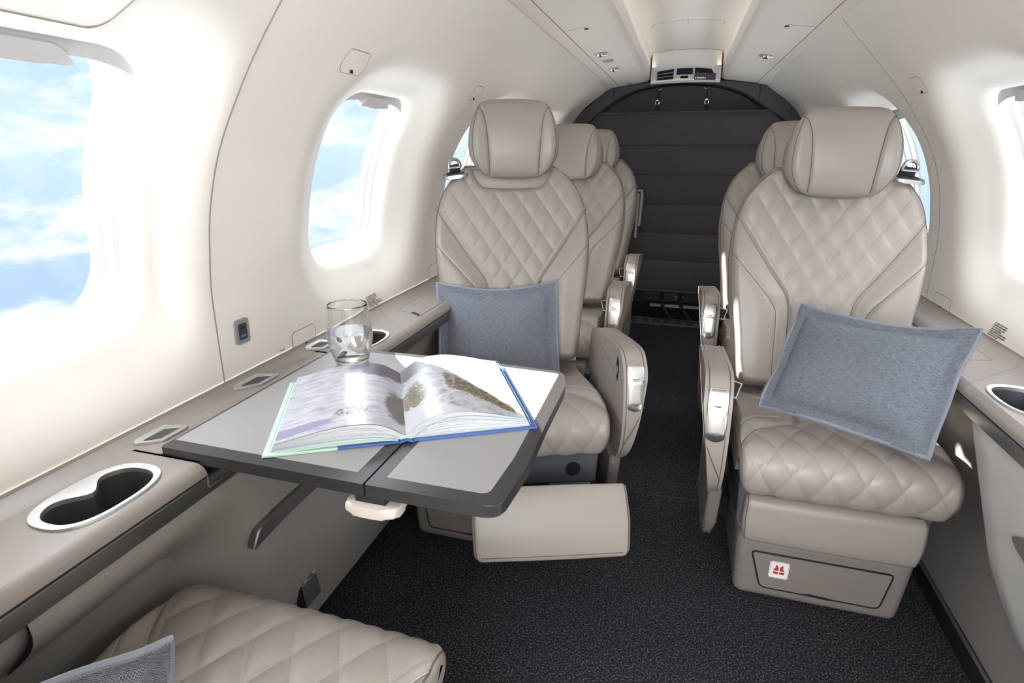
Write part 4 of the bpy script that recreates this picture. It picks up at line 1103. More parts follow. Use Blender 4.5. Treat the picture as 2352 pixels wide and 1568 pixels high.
for right in (False, True):
    sg = 1 if right else -1; n = 40; V, F, uv = [], [], []
    nm = 'page_block'
    zb = 0.0035
    rows = 9
    # front/back edge faces, fore-edge, underside as one block
    for yi, y in enumerate((0.006, BH - 0.006)):
        for r in range(rows):
            f = r / (rows - 1)
            for i in range(n + 1):
                t = i / n; x = sg * (t * (BW - 0.004 - 0.006 * f))
                V.append((x, y, zb + (zsm(t, right) - zb) * f)); uv.append((t * 0.3, f + (0.37 if right else 0)))
    w_ = n + 1; blk = rows * w_
    for yi in range(2):
        for r in range(rows - 1):
            for i in range(n): F.append((yi * blk + r * w_ + i, yi * blk + r * w_ + i + 1, yi * blk + (r + 1) * w_ + i + 1, yi * blk + (r + 1) * w_ + i))
    for r in range(rows - 1):
        F.append((r * w_ + n, (r + 1) * w_ + n, blk + (r + 1) * w_ + n, blk + r * w_ + n))
    for i in range(n): F.append((i, i + 1, blk + i + 1, blk + i))
    pb = mk(nm, V, F, 'pages', bk, uv=('page', uv), auto=50)
    # the open leaf with its printed photograph
    V, F, uv = [], [], []
    for yi in range(5):
        y = 0.006 + (BH - 0.012) * yi / 4
        for i in range(n + 1):
            t = i / n; V.append((sg * t * (BW - 0.010), y, zsm(t, right) + 0.0004)); uv.append((t, yi / 4))
    F = [(j * w_ + i, j * w_ + i + 1, (j + 1) * w_ + i + 1, (j + 1) * w_ + i) for j in range(4) for i in range(n)]
    mk('open_page', V, F, 'photoR' if right else 'photoL', bk, uv=('page', uv))
    # a few lifted leaves fanning above the block edge
    for k, (f, mt, yo) in enumerate(((0.80, 'page_blue' if right else 'page_white', 0.003), (0.55, 'page_white', 0.004), (0.30, 'page_white' if right else 'page_blue', 0.004))):
        V, F = [], []
        for dz in (0.0, 0.0007):
            for y in (yo, BH - yo):
                for i in range(n + 1):
                    t = i / n; V.append((sg * (0.012 + t * (BW - 0.014 - 0.004 * f)), y, zb + (zsm(t, right) - zb) * f + dz))
        for a in range(3 if False else 1):
            pass
        q = lambda l, yy, i: (l * 2 + yy) * w_ + i
        for i in range(n):
            F.append((q(0, 0, i), q(0, 0, i + 1), q(1, 0, i + 1), q(1, 0, i))); F.append((q(0, 1, i), q(0, 1, i + 1), q(1, 1, i + 1), q(1, 1, i)))
        F.append((q(0, 0, n), q(0, 1, n), q(1, 1, n), q(1, 0, n)))
        mk('loose_leaf', V, F, mt, bk, auto=50)
# cover boards and spine
prism('cover_board', [(0.010, 0.0), (BW + 0.006, 0.0), (BW + 0.006, BH + 0.002), (0.010, BH + 0.002)], 'z', 0.0, 0.0034, 0.0008, 'cover_blue', bk)
prism('cover_board', [(-0.095, 0.0), (-0.010, 0.0), (-0.010, BH + 0.002), (-0.095, BH + 0.002)], 'z', 0.0, 0.0034, 0.0008, 'cover_blue', bk)
prism('cover_flap', [(-BW - 0.006, -0.001), (-0.0945, -0.001), (-0.0945, BH + 0.003), (-BW - 0.006, BH + 0.003)], 'z', 0.0, 0.0036, 0.0008, 'cover_mint', bk)
prism('book_spine', [(-0.0105, 0.0), (-0.008, 0.0045), (0.0, 0.0062), (0.008, 0.0045), (0.0105, 0.0), (0.008, 0.0), (0.0, 0.0028), (-0.008, 0.0)], 'y', -0.0005, BH + 0.002, 0.0, 'cover_blue', bk)
prism('endpaper', [(-0.0085, 0.0052), (0.0, 0.0088), (0.0085, 0.0052), (0.0, 0.0070)], 'y', 0.001, BH, 0.0, 'cover_mint', bk)
V, F = [], []
for i in range(21):
    t = i / 20; z = 0.0036 + 0.0045 * math.sin(math.pi * min(1, t * 1.1)) * (1 - t) ** 0.5
    for dz in (0, 0.0012):
        for y in (0.002, BH): V.append((-0.012 - t * 0.165, y, z + dz))
F = []
for i in range(20):
    a = i * 4; b = a + 4
    F += [(a, b, b + 1, a + 1), (a + 2, b + 2, b + 3, a + 3), (a, b, b + 2, a + 2), (a + 1, b + 1, b + 3, a + 3)]
mk('endpaper', V, F, 'cover_mint', bk, auto=50)
# ================================================================ glass of water
gl = empty('drinking_glass', (-0.556, 0.891, TZ + 0.0004)); tag(gl, 'clear stemless drinking glass with rounded sides on the table', 'glass')
def lathe(name, prof, mat, parent, n=64):
    V, F = [], []; first = None
    for (r, z) in prof:
        V += [(r * math.cos(2 * math.pi * k / n), r * math.sin(2 * math.pi * k / n), z) for k in range(n)]
    for j in range(len(prof) - 1):
        for k in range(n): F.append((j * n + k, j * n + (k + 1) % n, (j + 1) * n + (k + 1) % n, (j + 1) * n + k))
    F.append(tuple(range(n))); F.append(tuple((len(prof) - 1) * n + k for k in range(n)))
    return mk(name, V, F, mat, parent, auto=60)
go, _ = spline([(0.0265, 0.0), (0.0300, 0.004), (0.0360, 0.020), (0.0405, 0.038), (0.0428, 0.056), (0.0420, 0.076), (0.0395, 0.098), (0.0366, 0.1190)], 40)
gi, _ = spline([(0.0357, 0.1190), (0.0385, 0.098), (0.0409, 0.076), (0.0416, 0.056), (0.0392, 0.038), (0.0345, 0.021), (0.0260, 0.012), (0.012, 0.0105)], 40)
lathe('bowl', [tuple(p) for p in go] + [(0.0362, 0.1197)] + [tuple(p) for p in gi], 'glass', gl)
wa = [tuple(p) for p in gi[::-1] if p[1] < 0.066]
wp = [(r + 0.0002, z - 0.0001) for r, z in wa] + [(float(np.interp(0.0665, gi[::-1][:, 1], gi[::-1][:, 0])) + 0.0002, 0.0665), (0.02, 0.0662)]
wt = lathe('water', wp, 'water', None); wt.location = (-0.556, 0.891, TZ + 0.0004); tag(wt, 'sparkling water filling the lower half of the drinking glass', 'water')
# ================================================================ cushions
def cushion(name, ctr, ex, ez, w_, h_, th, label, group, sag=0.0, seed=1):
    ex = Vector(ex).normalized(); ez = Vector(ez); ez = (ez - ex * ez.dot(ex)).normalized(); ny = ex.cross(ez).normalized()
    rnd = random.Random(seed); n = 84
    root = empty(name, ctr); tag(root, label, 'cushion', group)
    fr = 0.865; V, uv = [], []; F = []
    amps = [(rnd.uniform(-1, 1), rnd.uniform(2, 5), rnd.uniform(2, 5), rnd.uniform(0, 6)) for _ in range(5)]
    def pt(u, v, sd):
        # outline drawn in between the corners, flange past the seam
        eu = 1 - 0.035 * (1 - v * v); ev = 1 - 0.055 * (1 - u * u)
        x = u * w_ / 2 * eu; z = v * h_ / 2 * ev - sag * (1 - u * u) * max(0, v)
        a, b = min(1, abs(u) / fr), min(1, abs(v) / (fr - 0.02))
        t = th / 2 * max(0.0, (1 - a ** 2.6)) ** 0.55 * max(0.0, (1 - b ** 2.6)) ** 0.55
        q = 0
        for (am, fu, fv, ph) in amps: q += am * math.sin(fu * u + ph) * math.sin(fv * v + ph * 1.7)
        t *= 1 + 0.06 * q
        t += 0.0035
        wv = 0.004 * math.sin(5 * u + seed) * max(0, abs(v) - 0.8) / 0.2 + 0.004 * math.sin(6 * v + seed * 2) * max(0, abs(u) - 0.8) / 0.2
        # soft pull creases running in from the corners
        cr_ = 0.0025 * math.sin(14 * (u * 0.7 + v * 0.4) + seed) * max(0, abs(u * v) - 0.25)
        return ex * x + ez * z + ny * (-sd * t + wv + sd * cr_), (x * 10, z * 10)
    us = [math.copysign(abs(s) ** 0.92, s) for s in np.linspace(-1, 1, n)]
    for sd in (1, -1):
        for v in us:
            for u in us:
                p, q = pt(u, v, sd); V.append(p); uv.append(q)
    m = n * n
    for sd in (0, 1):
        for j in range(n - 1):
            for i in range(n - 1): F.append((sd * m + j * n + i, sd * m + j * n + i + 1, sd * m + (j + 1) * n + i + 1, sd * m + (j + 1) * n + i))
    rim = [i for i in range(n)] + [j * n + n - 1 for j in range(1, n)] + [(n - 1) * n + i for i in range(n - 2, -1, -1)] + [j * n for j in range(n - 2, 0, -1)]
    for a, b in zip(rim, rim[1:] + rim[:1]): F.append((a, b, m + b, m + a))
    mk('cushion_cover', V, F, 'tweed', root, uv=('cloth', uv))
    mb = MB(); loop = []
    f2 = fr - 0.01
    for (u, v) in [(u, -f2) for u in np.linspace(-fr, fr, 30)] + [(fr, v) for v in np.linspace(-f2, f2, 24)][1:] + [(u, f2) for u in np.linspace(fr, -fr, 30)][1:] + [(-fr, v) for v in np.linspace(f2, -f2, 24)][1:-1]:
        loop.append(pt(u, v, 1)[0])
    mb.tube(loop, 0.0012, 5, True); mb.build('flange_stitching', 'tweedseam', root)
    mb = MB(); lp2 = [(pt(u, v, 1)[0] + pt(u, v, -1)[0]) / 2 for (u, v) in [(u, -1) for u in np.linspace(-1, 1, 40)] + [(1, v) for v in np.linspace(-1, 1, 30)][1:] + [(u, 1) for u in np.linspace(1, -1, 40)][1:] + [(-1, v) for v in np.linspace(1, -1, 30)][1:-1]]
    o = mb.tube(lp2, 0.0045, 6, True); o = mb.build('piped_edge', 'tweedplain', root)
    return root
M['tweedseam'] = simple('dark_tweed_seam', (0.10, 0.11, 0.14), 0.9)
M['tweedplain'] = simple('blue_grey_piping', (0.22, 0.24, 0.285), 0.9, bump=(900, 0.5, 0.001))
cushion('scatter_cushion', (0.421, 1.247, 0.560), (0.249, -0.21, 0.025), (0.065, 0.11, 0.196), 0.345, 0.262, 0.095, 'blue grey tweed cushion lying tilted on the seat with the vest sticker', 'tweed cushions', 0.012, 3)
_c, _s = math.cos(math.radians(20)), math.sin(math.radians(20))
def l1(x, y, z): return (-0.362 + _c * x - _s * y, 1.396 + _s * x + _c * y, z)
cushion('scatter_cushion', l1(-0.050, 0.075, 0.508), (_c, _s, 0.0), (-_s * 0.42, _c * 0.42, 1), 0.345, 0.288, 0.085, 'blue grey tweed cushion standing upright on the seat behind the table', 'tweed cushions', 0.016, 5)
_ex = Vector((0.64, 0.76, -0.10)).normalized(); _ez = Vector((0.10, -0.15, 1.0)).normalized()
cushion('scatter_cushion', Vector((-0.434, 0.300, 0.535)) - _ex * 0.130 - _ez * 0.118, _ex, _ez, 0.27, 0.245, 0.09, 'blue grey tweed cushion standing on the near corner seat', 'tweed cushions', 0.006, 9)
# ================================================================ seats
# built once facing -y with the aisle on -x; every other seat is a copy of the thing and of each part
seat = empty('cabin_seat', (0.407, 1.40, 0))
BP = [(0.105, 0.405), (0.128, 0.455), (0.150, 0.525), (0.176, 0.620), (0.205, 0.720), (0.238, 0.830), (0.264, 0.915), (0.280, 0.958)]
BHW = [(0, 0.186), (0.08, 0.197), (0.25, 0.208), (0.45, 0.226), (0.60, 0.233), (0.74, 0.228), (0.84, 0.214), (0.91, 0.192), (0.96, 0.165), (1.0, 0.135)]
VS = [(0.2255, 0.838), (0.130, 0.700), (0.084, 0.637), (0.073, 0.585), (0.071, 0.42)]
VL = [(0.2285, 0.737), (0.132, 0.632), (0.111, 0.604), (0.104, 0.570), (0.101, 0.42)]
YK = [(0.122, 0.970), (0.108, 0.925), (0.086, 0.899), (0.045, 0.893), (0.0, 0.892)]
_bp, _bl = spline(BP, 400); _bs = np.linspace(0, _bl, 400)
def zS(S): return np.interp(S, _bs, _bp[:, 1])
def Sz(z): return np.interp(z, _bp[:, 1], _bs)
def toS(poly, sx): return [(sx * x, float(Sz(z))) for x, z in sm(poly, 24)]
QW, QH = 0.0610, 0.0930
def q_uv(X, S, w_, h_, s0): return np.stack([X / w_ + (S - s0) / h_, X / w_ - (S - s0) / h_], -1)
def q_disp(X, S, w_, h_, s0, amp):
    p = X / w_ + (S - s0) / h_; m_ = X / w_ - (S - s0) / h_
    return amp * (np.abs(np.sin(math.pi * p)) * np.abs(np.sin(math.pi * m_))) ** 0.42
def b_mask(X, S):
    z = zS(S); a = np.abs(X)
    xs = np.interp(z, [p[1] for p in VS[::-1]], [p[0] for p in VS[::-1]]); xs = np.where(z >= 0.842, 9, xs)
    yk = np.interp(a, [p[0] for p in YK[::-1]], [p[1] for p in YK[::-1]]); yk = np.where(a > 0.122, 9, yk)
    return ((a < xs - 0.003) & (z < yk)).astype(float)
VSp = [np.array(toS(VS, s)) for s in (-1, 1)]; VLp = [np.array(toS(VL, s)) for s in (-1, 1)]
YKp = np.array(toS(YK, -1) + toS(YK[::-1], 1)[1:])
def b_disp(X, S):
    X = np.asarray(X, float); S = np.asarray(S, float); shp = np.broadcast(X, S).shape; X = np.broadcast_to(X, shp); S = np.broadcast_to(S, shp)
    mk_ = b_mask(X, S); d = np.full(shp, 9.0)
    for pl in VSp: d = np.minimum(d, seg_dist(X, S, pl[::2]))
    e = np.full(shp, 9.0)
    for pl in VLp: e = np.minimum(e, seg_dist(X, S, pl[::2]))
    y_ = seg_dist(X, S, YKp[::2])
    o = q_disp(X, S, QW, QH, 0.05, 0.0048) * mk_ * sstep(d / 0.016) * sstep(y_ / 0.012)
    z = zS(S); xs = np.interp(z, [p[1] for p in VS[::-1]], [p[0] for p in VS[::-1]])
    bol = sstep((np.abs(X) - xs) / 0.08) * (z < 0.842)
    o = o + 0.020 * bol * (1 - mk_) + 0.004 * (1 - mk_) * sstep(np.minimum(d, y_) / 0.03)
    o = o - 0.004 * np.exp(-(d / 0.004) ** 2) - 0.0035 * np.exp(-(e / 0.004) ** 2) - 0.003 * np.exp(-(y_ / 0.004) ** 2)
    return o
back = Pad(BP, BHW, 0.055, 0.026, b_disp, n=190, endR=0.022)
bo = back.build('backrest', 'quilt', seat, lambda X, S: q_uv(X, S, QW, QH, 0.05), b_mask, nv=200)
edge_in = lambda sx, a, b: [(sx * (float(np.interp(z, _bp[:, 1], back.hwf(_bs))) - 0.004), float(Sz(z))) for z in np.linspace(a, b, 30)]
back.seam('seam_piping', [p.tolist() for p in VSp] + [p.tolist() for p in VLp] + [YKp.tolist()], 0.00105, 'seam', bo, 0.0002)
back.seam('edge_piping', [edge_in(-1, 0.43, 0.955), edge_in(1, 0.43, 0.955)], 0.0014, 'seam', bo, 0.0003)
# hard shell behind the backrest
SP = [(y + 0.062, z) for y, z in BP]
sh = Pad([(y - 0.01, z) for y, z in SP], [(a, max(0.1, b - 0.004)) for a, b in BHW], 0.036, 0.006, None, n=40).build('back_shell', 'base', seat, nv=60)
# ---- headrest
HPf = [(0.236, 0.888), (0.205, 0.900), (0.196, 0.940), (0.197, 0.990), (0.206, 1.040), (0.226, 1.080), (0.252, 1.097), (0.268, 1.096)]
HHW = [(0, 0.062), (0.07, 0.085), (0.16, 0.107), (0.30, 0.126), (0.42, 0.130), (0.58, 0.127), (0.72, 0.118), (0.84, 0.108), (0.92, 0.098), (1.0, 0.078)]
_hp, _hl = spline(HPf, 200); _hs = np.linspace(0, _hl, 200)
HSm = [[(s * x, float(np.interp(z, _hp[:, 1], _hs))) for x, z in sm([(0.070, 0.900), (0.0715, 0.95), (0.077, 1.02), (0.086, 1.06), (0.101, 1.083)], 24)] for s in (-1, 1)]
def h_disp(X, S):
    d = np.minimum(seg_dist(X, S, HSm[0][::2]), seg_dist(X, S, HSm[1][::2]))
    ax = np.abs(X)
    return 0.010 * sstep((ax - 0.065) / 0.05) - 0.0042 * np.exp(-(d / 0.004) ** 2)
hr = Pad(HPf, HHW, 0.070, 0.030, h_disp, n=120, crown=0.006, endR=0.022)
ho = hr.build('headrest', 'leather', seat, nv=110)
hr.seam('seam_piping', HSm, 0.0011, 'seam', ho, 0.0002)
hed = lambda sx: [(sx * (float(hr.hwf(np.array(s))) - 0.012), s) for s in np.linspace(0.02, _hl * 0.86, 30)]
hr.seam('edge_piping', [hed(-1), hed(1)], 0.0009, 'seam', ho, 0.0003)
for sx in (-1, 1):
    mb = MB(); mb.tube([(sx * 0.062, 0.268, 0.905), (sx * 0.062, 0.283, 0.952), (sx * 0.062, 0.262, 0.86)][::-1][0:1] + [(sx * 0.062, 0.285, 0.94), (sx * 0.062, 0.262, 0.975)], 0.005, 8); mb.build('headrest_post', 'silver', seat)
# ---- seat cushion
CPf = [(-0.246, 0.298), (-0.268, 0.308), (-0.280, 0.335), (-0.281, 0.362), (-0.268, 0.390), (-0.232, 0.405), (-0.15, 0.404), (-0.05, 0.390), (0.05, 0.374), (0.12, 0.366), (0.165, 0.366)]
CHW = [(0, 0.190), (0.12, 0.202), (0.3, 0.206), (0.55, 0.204), (1.0, 0.198)]
_cp, _cl = spline(CPf, 400); _cs = np.linspace(0, _cl, 400); _top = int(np.argmax(_cp[:, 1] > 0.398))
def Sy(y): return float(np.interp(y, _cp[_top:, 0], _cs[_top:]))
CSm = [[(s * x, Sy(y)) for x, y in sm([(0.2015, -0.228), (0.165, -0.160), (0.120, -0.132), (0.082, -0.116), (0.072, -0.08), (0.070, 0.06), (0.070, 0.15)], 36)] for s in (-1, 1)]
CS2 = [[(s * x, Sy(y)) for x, y in sm([(0.198, -0.160), (0.165, -0.108), (0.13, -0.085), (0.104, -0.07), (0.100, -0.02), (0.100, 0.15)], 30)] for s in (-1, 1)]
def c_mask(X, S):
    a = np.abs(X); lim = np.interp(a, [0, 0.070, 0.0715, 0.082, 0.12, 0.165, 0.206], [9, 9, Sy(0.0), Sy(-0.116), Sy(-0.132), Sy(-0.160), Sy(-0.232)])
    return (S < lim).astype(float)
CW, CH = 0.0665, 0.108
def c_disp(X, S):
    mk_ = c_mask(X, S); d = np.minimum(seg_dist(X, S, CSm[0][::3]), seg_dist(X, S, CSm[1][::3])); e = np.minimum(seg_dist(X, S, CS2[0][::3]), seg_dist(X, S, CS2[1][::3]))
    o = q_disp(X, S, CW, CH, 0.03, 0.0048) * mk_ * sstep(d / 0.016)
    ax = np.abs(X)
    o = o + (1 - mk_) * (0.004 * sstep(d / 0.02) + 0.008 * sstep((ax - 0.10) / 0.09) * sstep(d / 0.03))
    return o - 0.0035 * np.exp(-(d / 0.004) ** 2) - 0.002 * np.exp(-(e / 0.003) ** 2)
cu = Pad(CPf, CHW, 0.075, 0.018, c_disp, n=180, crown=0.003, endR=0.012)
co = cu.build('seat_cushion', 'quilt', seat, lambda X, S: q_uv(X, S, CW, CH, 0.03), c_mask, nv=200)
cu.seam('seam_piping', CSm, 0.0010, 'thread', co, 0.0002); cu.seam('seam_stitching', CS2, 0.0007, 'thread', co, 0.0003)
ced = lambda sx: [(sx * (float(cu.hwf(np.array(s))) - 0.004), s) for s in np.linspace(0.02, _cl - 0.02, 50)]
cu.seam('edge_piping', [ced(-1), ced(1)], 0.0016, 'seam', co, 0.0003)
# ---- under-seat parts
def taper_box(name, x0b, x0t, y0, y1, z0, z1, bev, mat, parent, lean=0.0):
    bm = bmesh.new(); bmesh.ops.create_cube(bm, size=1)
    for v in bm.verts:
        t = v.co.z + 0.5; hw_ = x0b + (x0t - x0b) * t
        v.co = Vector((2 * v.co.x * hw_, (y0 + lean * (1 - t)) if v.co.y < 0 else y1, z0 + (z1 - z0) * t))
    bmesh.ops.bevel(bm, geom=bm.edges[:], offset=bev, segments=4, profile=0.5, affect='EDGES')
    return frombm(name, bm, mat, parent, auto=50)
sk = taper_box('seat_shroud', 0.178, 0.190, -0.205, 0.20, 0.165, 0.318, 0.012, 'leather', seat)
pan_ = taper_box('seat_pan', 0.186, 0.192, -0.222, 0.18, 0.190, 0.306, 0.008, 'pan', seat)
mb = MB(); mb.tube([(-0.125, -0.226, 0.235), (-0.125, -0.20, 0.235)], 0.019, 20); mb.build('control_recess', 'black', pan_)
bs = taper_box('seat_base', 0.172, 0.180, -0.236, 0.20, 0.001, 0.172, 0.022, 'base', seat, 0.006)
# storage door in the base
dp = [(-0.140, 0.1335), (0.136, 0.1335), (0.131, 0.120), (0.112, 0.047), (0.106, 0.0405), (-0.106, 0.0405), (-0.114, 0.047), (-0.142, 0.125)]
dp = corner([(-0.144, 0.1340), (0.139, 0.1340), (0.126, 0.0400), (-0.116, 0.0400)], [0.010, 0.010, 0.014, 0.014])
def fy(z): return -0.236 + 0.006 * (1 - (z - 0.001) / 0.171)
dr = prism('storage_door', dp, 'y', -0.2375, -0.229, 0.0, 'base', seat)
mb = MB(); mb.tube([(x * 1.008, -0.2368, z) for x, z in dp], 0.0021, 6, True); mb.build('door_gap', 'black', dr)
mb = MB(); mb.add([(-0.028, -0.2385, 0.0415), (-0.014, -0.2385, 0.0455), (0.026, -0.2385, 0.0435), (0.036, -0.2385, 0.0385), (0.022, -0.2385, 0.0375), (-0.014, -0.2385, 0.0385)], [(0, 1, 2, 3, 4, 5)]); mb.build('finger_slot', 'black', dr, smooth=False)
# leg rest pad
lgP = [(-0.225, 0.160), (-0.246, 0.168), (-0.2535, 0.195), (-0.2535, 0.240), (-0.249, 0.268), (-0.228, 0.284)]
lg = Pad(lgP, [(0, 0.160), (0.12, 0.173), (0.5, 0.178), (1, 0.176)], 0.028, 0.014, None, n=50, crown=0.002, endR=0.010)
lo = lg.build('leg_rest', 'leather', seat, nv=40)
led_ = lambda sx: [(sx * (float(lg.hwf(np.array(s))) - 0.006), s) for s in np.linspace(0.006, lg.L - 0.006, 24)]
lg.seam('edge_piping', [led_(-1), led_(1)], 0.0012, 'seam', lo, 0.0003)
# ---- aisle armrest
AO = [(0.132, 0.488), (0.115, 0.503), (0.06, 0.515), (-0.03, 0.528), (-0.12, 0.540), (-0.185, 0.5465), (-0.215, 0.543), (-0.238, 0.527), (-0.252, 0.500), (-0.261, 0.465), (-0.268, 0.42),
      (-0.270, 0.375), (-0.262, 0.320), (-0.240, 0.278), (-0.19, 0.240), (-0.12, 0.205), (-0.02, 0.180), (0.08, 0.18), (0.135, 0.22), (0.145, 0.34)]
AOs = smooth_loop(AO, 2)
ar = prism('armrest', AOs, 'x', -0.2890, -0.2310, 0.016, 'leather', seat, seg=5, auto=60, xf=lambda c: (c.x + max(0.0, 0.49 - c.z) * 0.15 * (-0.231 - c.x) / 0.058, c.y, c.z))
_ao = [p for p in AO[:14]]; _aos = sm(_ao, 60)
def aoff(poly, x, off):
    P = np.array(poly); d = np.gradient(P, axis=0); d /= np.linalg.norm(d, axis=1)[:, None]
    nrm = np.stack([d[:, 1], -d[:, 0]], 1)
    if nrm[len(P) // 3, 1] < 0: nrm = -nrm
    Q = P + nrm * off
    return [(x, q[0], q[1]) for q in Q]
mb = MB(); mb.tube(aoff(_aos[2:42], -0.2805, -0.0012), 0.0012, 5); mb.tube(aoff(_aos[2:], -0.2385, -0.0012), 0.0012, 5)
mb.tube([(-0.2315, -0.262, 0.335), (-0.2352, -0.235, 0.30), (-0.2312, -0.20, 0.44), (-0.2312, -0.16, 0.475), (-0.2312, 0.0, 0.492), (-0.2312, 0.12, 0.462)][2:], 0.0009, 5)
mb.tube([(-0.238, -0.2640, 0.318), (-0.250, -0.2700, 0.348), (-0.264, -0.2712, 0.378), (-0.2735, -0.2675, 0.402)], 0.0013, 5)
mb.build('edge_piping', 'seam', ar)
def on_front(z0, z1, x0, x1, off, th, name, mat, parent, n=12, rnd=True):
    """metal plate following the front curve of the armrest"""
    zz = np.linspace(z0, z1, n + 1); fz = np.array(_aos); i0 = int(np.argmin(np.abs(fz[:, 1] - 0.543) + (fz[:, 0] > -0.2) * 9))
    yz = lambda z: float(np.interp(-z, -fz[i0:, 1], fz[i0:, 0]))
    V, F = [], []; m = 7
    for k, z in enumerate(zz):
        t = k / n
        for s_ in range(m):
            u = s_ / (m - 1) * 2 - 1
            tw = 1.0
            if rnd: tw = 1 - 0.16 * max(0, abs(2 * t - 1) - 0.72) ** 2 / 0.0784
            x = (x0 + x1) / 2 + (x1 - x0) / 2 * u * tw
            rr_ = off * (1 - 0.30 * u ** 6) * (1 if 0 < k < n else 0.65)
            V.append((x, yz(z) - rr_, z + (0.006 * (u * u) if (rnd and k == n) else -0.006 * u * u * 0 )))
    w_ = m
    F = [(j * w_ + i, j * w_ + i + 1, (j + 1) * w_ + i + 1, (j + 1) * w_ + i) for j in range(n) for i in range(w_ - 1)]
    b = len(V); V += [(v[0], v[1] + off + 0.004, v[2]) for v in V[:b]]
    for i in range(w_ - 1): F += [(i, i + 1, b + i + 1, b + i), (n * w_ + i, n * w_ + i + 1, b + n * w_ + i + 1, b + n * w_ + i)]
    for j in range(n): F += [(j * w_, (j + 1) * w_, b + (j + 1) * w_, b + j * w_), (j * w_ + w_ - 1, (j + 1) * w_ + w_ - 1, b + (j + 1) * w_ + w_ - 1, b + j * w_ + w_ - 1)]
    return mk(name, V, F, mat, parent, auto=40)
on_front(0.525, 0.413, -0.2795, -0.2400, 0.0022, 0, 'control_rim', 'chrome', ar)
on_front(0.523, 0.488, -0.2765, -0.2430, 0.0042, 0, 'recline_button', 'silver', ar)
on_front(0.4865, 0.427, -0.2765, -0.2430, 0.0052, 0, 'swivel_lever', 'silver', ar)
mb = MB(); V = [(-0.2302, y, z) for y, z in ((-0.205, 0.515), (-0.190, 0.526), (-0.182, 0.500), (-0.186, 0.470), (-0.200, 0.463), (-0.207, 0.485))]
mb.add(V + [(x - 0.003, y, z) for x, y, z in V], [(0, 1, 2, 3, 4, 5)] + [(i, (i + 1) % 6, 6 + (i + 1) % 6, 6 + i) for i in range(6)]); lt = mb.build('arm_latch', 'black', ar, smooth=False)
mb = MB(); mb.box((-0.2296, -0.194, 0.490), (0.003, 0.008, 0.022)); mb.build('latch_button', 'silver', lt)
prism('arm_bracket', [(-0.215, 0.265), (-0.185, 0.150), (-0.13, 0.085), (0.10, 0.085), (0.14, 0.25), (0.0, 0.26)], 'x', -0.252, -0.222, 0.008, 'base', seat)
mb = MB(); mb.box((-0.214, 0.03, 0.11), (0.06, 0.14, 0.06)); mb.build('arm_mount', 'black', seat)
# ---- seat belt
mb = MB(); mb.box((0, 0, 0), (0.030, 0.010, 0.044)); bk_ = mb.build('belt_buckle', 'chrome', seat); bk_.location = (-0.202, 0.005, 0.425); bk_.rotation_euler = (math.radians(-38), math.radians(8), math.radians(-18))
mb = MB(); mb.box((0, -0.0052, 0.001), (0.024, 0.002, 0.036)); mb.build('buckle_face', 'black', bk_)
mb = MB(); mb.tube([(-0.202, 0.012, 0.405), (-0.206, 0.04, 0.375), (-0.208, 0.07, 0.35)], 0.010, 8); mb.build('buckle_strap', 'belt', seat)
gd = prism('belt_guide', rrect(0.165, 0.296, 0.074, 0.060, 0.020, 5), 'z', 0.9205, 0.9305, 0.003, 'silver', seat, xf=lambda c: (c.x, c.y - 0.02, c.z + 0.010 * (1 - (c.x - 0.125) / 0.08) - 0.15 * (0.296 - c.y)))
prism('guide_slot', rrect(0.165, 0.276, 0.052, 0.036, 0.012, 5), 'z', 0.9320, 0.9335, 0, 'black', gd, xf=lambda c: (c.x, c.y, c.z + 0.010 * (1 - (c.x - 0.125) / 0.08) - 0.15 * (0.276 - c.y)))
mb = MB(); V = []
for (x, y, z) in ((0.150, 0.290, 0.935), (0.182, 0.286, 0.928), (0.184, 0.275, 0.956), (0.152, 0.279, 0.962)): V.append((x, y, z))
mb.add(V + [(x, y + 0.010, z + 0.002) for x, y, z in V], [(0, 1, 2, 3), (7, 6, 5, 4), (0, 1, 5, 4), (1, 2, 6, 5), (2, 3, 7, 6), (3, 0, 4, 7)]); bw = mb.build('shoulder_belt', 'belt', gd, smooth=False)
mb = MB(); mb.tube([(0.168 + 0.017 * math.cos(a), 0.277, 0.956 + 0.020 * math.sin(a)) for a in np.linspace(-0.25, math.pi + 0.25, 16)] , 0.0045, 8, True); mb.build('belt_tongue', 'chrome', bw)
def all_children(o): return [c for c in bpy.data.objects if c.parent == o]
_mir = {}
def mirrored(me):
    if me.name not in _mir:
        m2 = me.copy(); bm = bmesh.new(); bm.from_mesh(m2)
        for v in bm.verts: v.co.x = -v.co.x
        bmesh.ops.reverse_faces(bm, faces=bm.faces); bm.to_mesh(m2); bm.free(); _mir[me.name] = m2
    return _mir[me.name]
def copy_part(ch, parent, mirror):
    c = ch.copy(); c.parent = parent
    if mirror:
        c.data = mirrored(ch.data); c.location.x = -c.location.x; c.rotation_euler.y *= -1; c.rotation_euler.z *= -1
    COL.objects.link(c)
    for g in all_children(ch): copy_part(g, c, mirror)
    return c
KIDS = all_children(seat)
def copy_seat(loc, rz, mirror, label, skip=()):
    r = seat.copy(); COL.objects.link(r); r.location = loc; r.rotation_euler = (0, 0, rz); out = {}
    for ch in KIDS:
        k = ch.name.split('.')[0]
        if k in skip: continue
        out.setdefault(k, []).append(copy_part(ch, r, mirror))
    r['label'] = label; r['category'] = 'seat'; r['group'] = 'quilted leather cabin seats'
    return r, out
tag(seat, 'quilted greige leather seat with red and white vest sticker on its base', 'seat', 'quilted leather cabin seats')
s_r2, _ = copy_seat((0.420, 2.12, 0), 0, False, 'quilted greige leather seat half hidden behind the seat with the vest sticker')
s_l2, _ = copy_seat((-0.412, 2.12, 0), 0, True, 'middle quilted greige seat in the row of three on the table side')
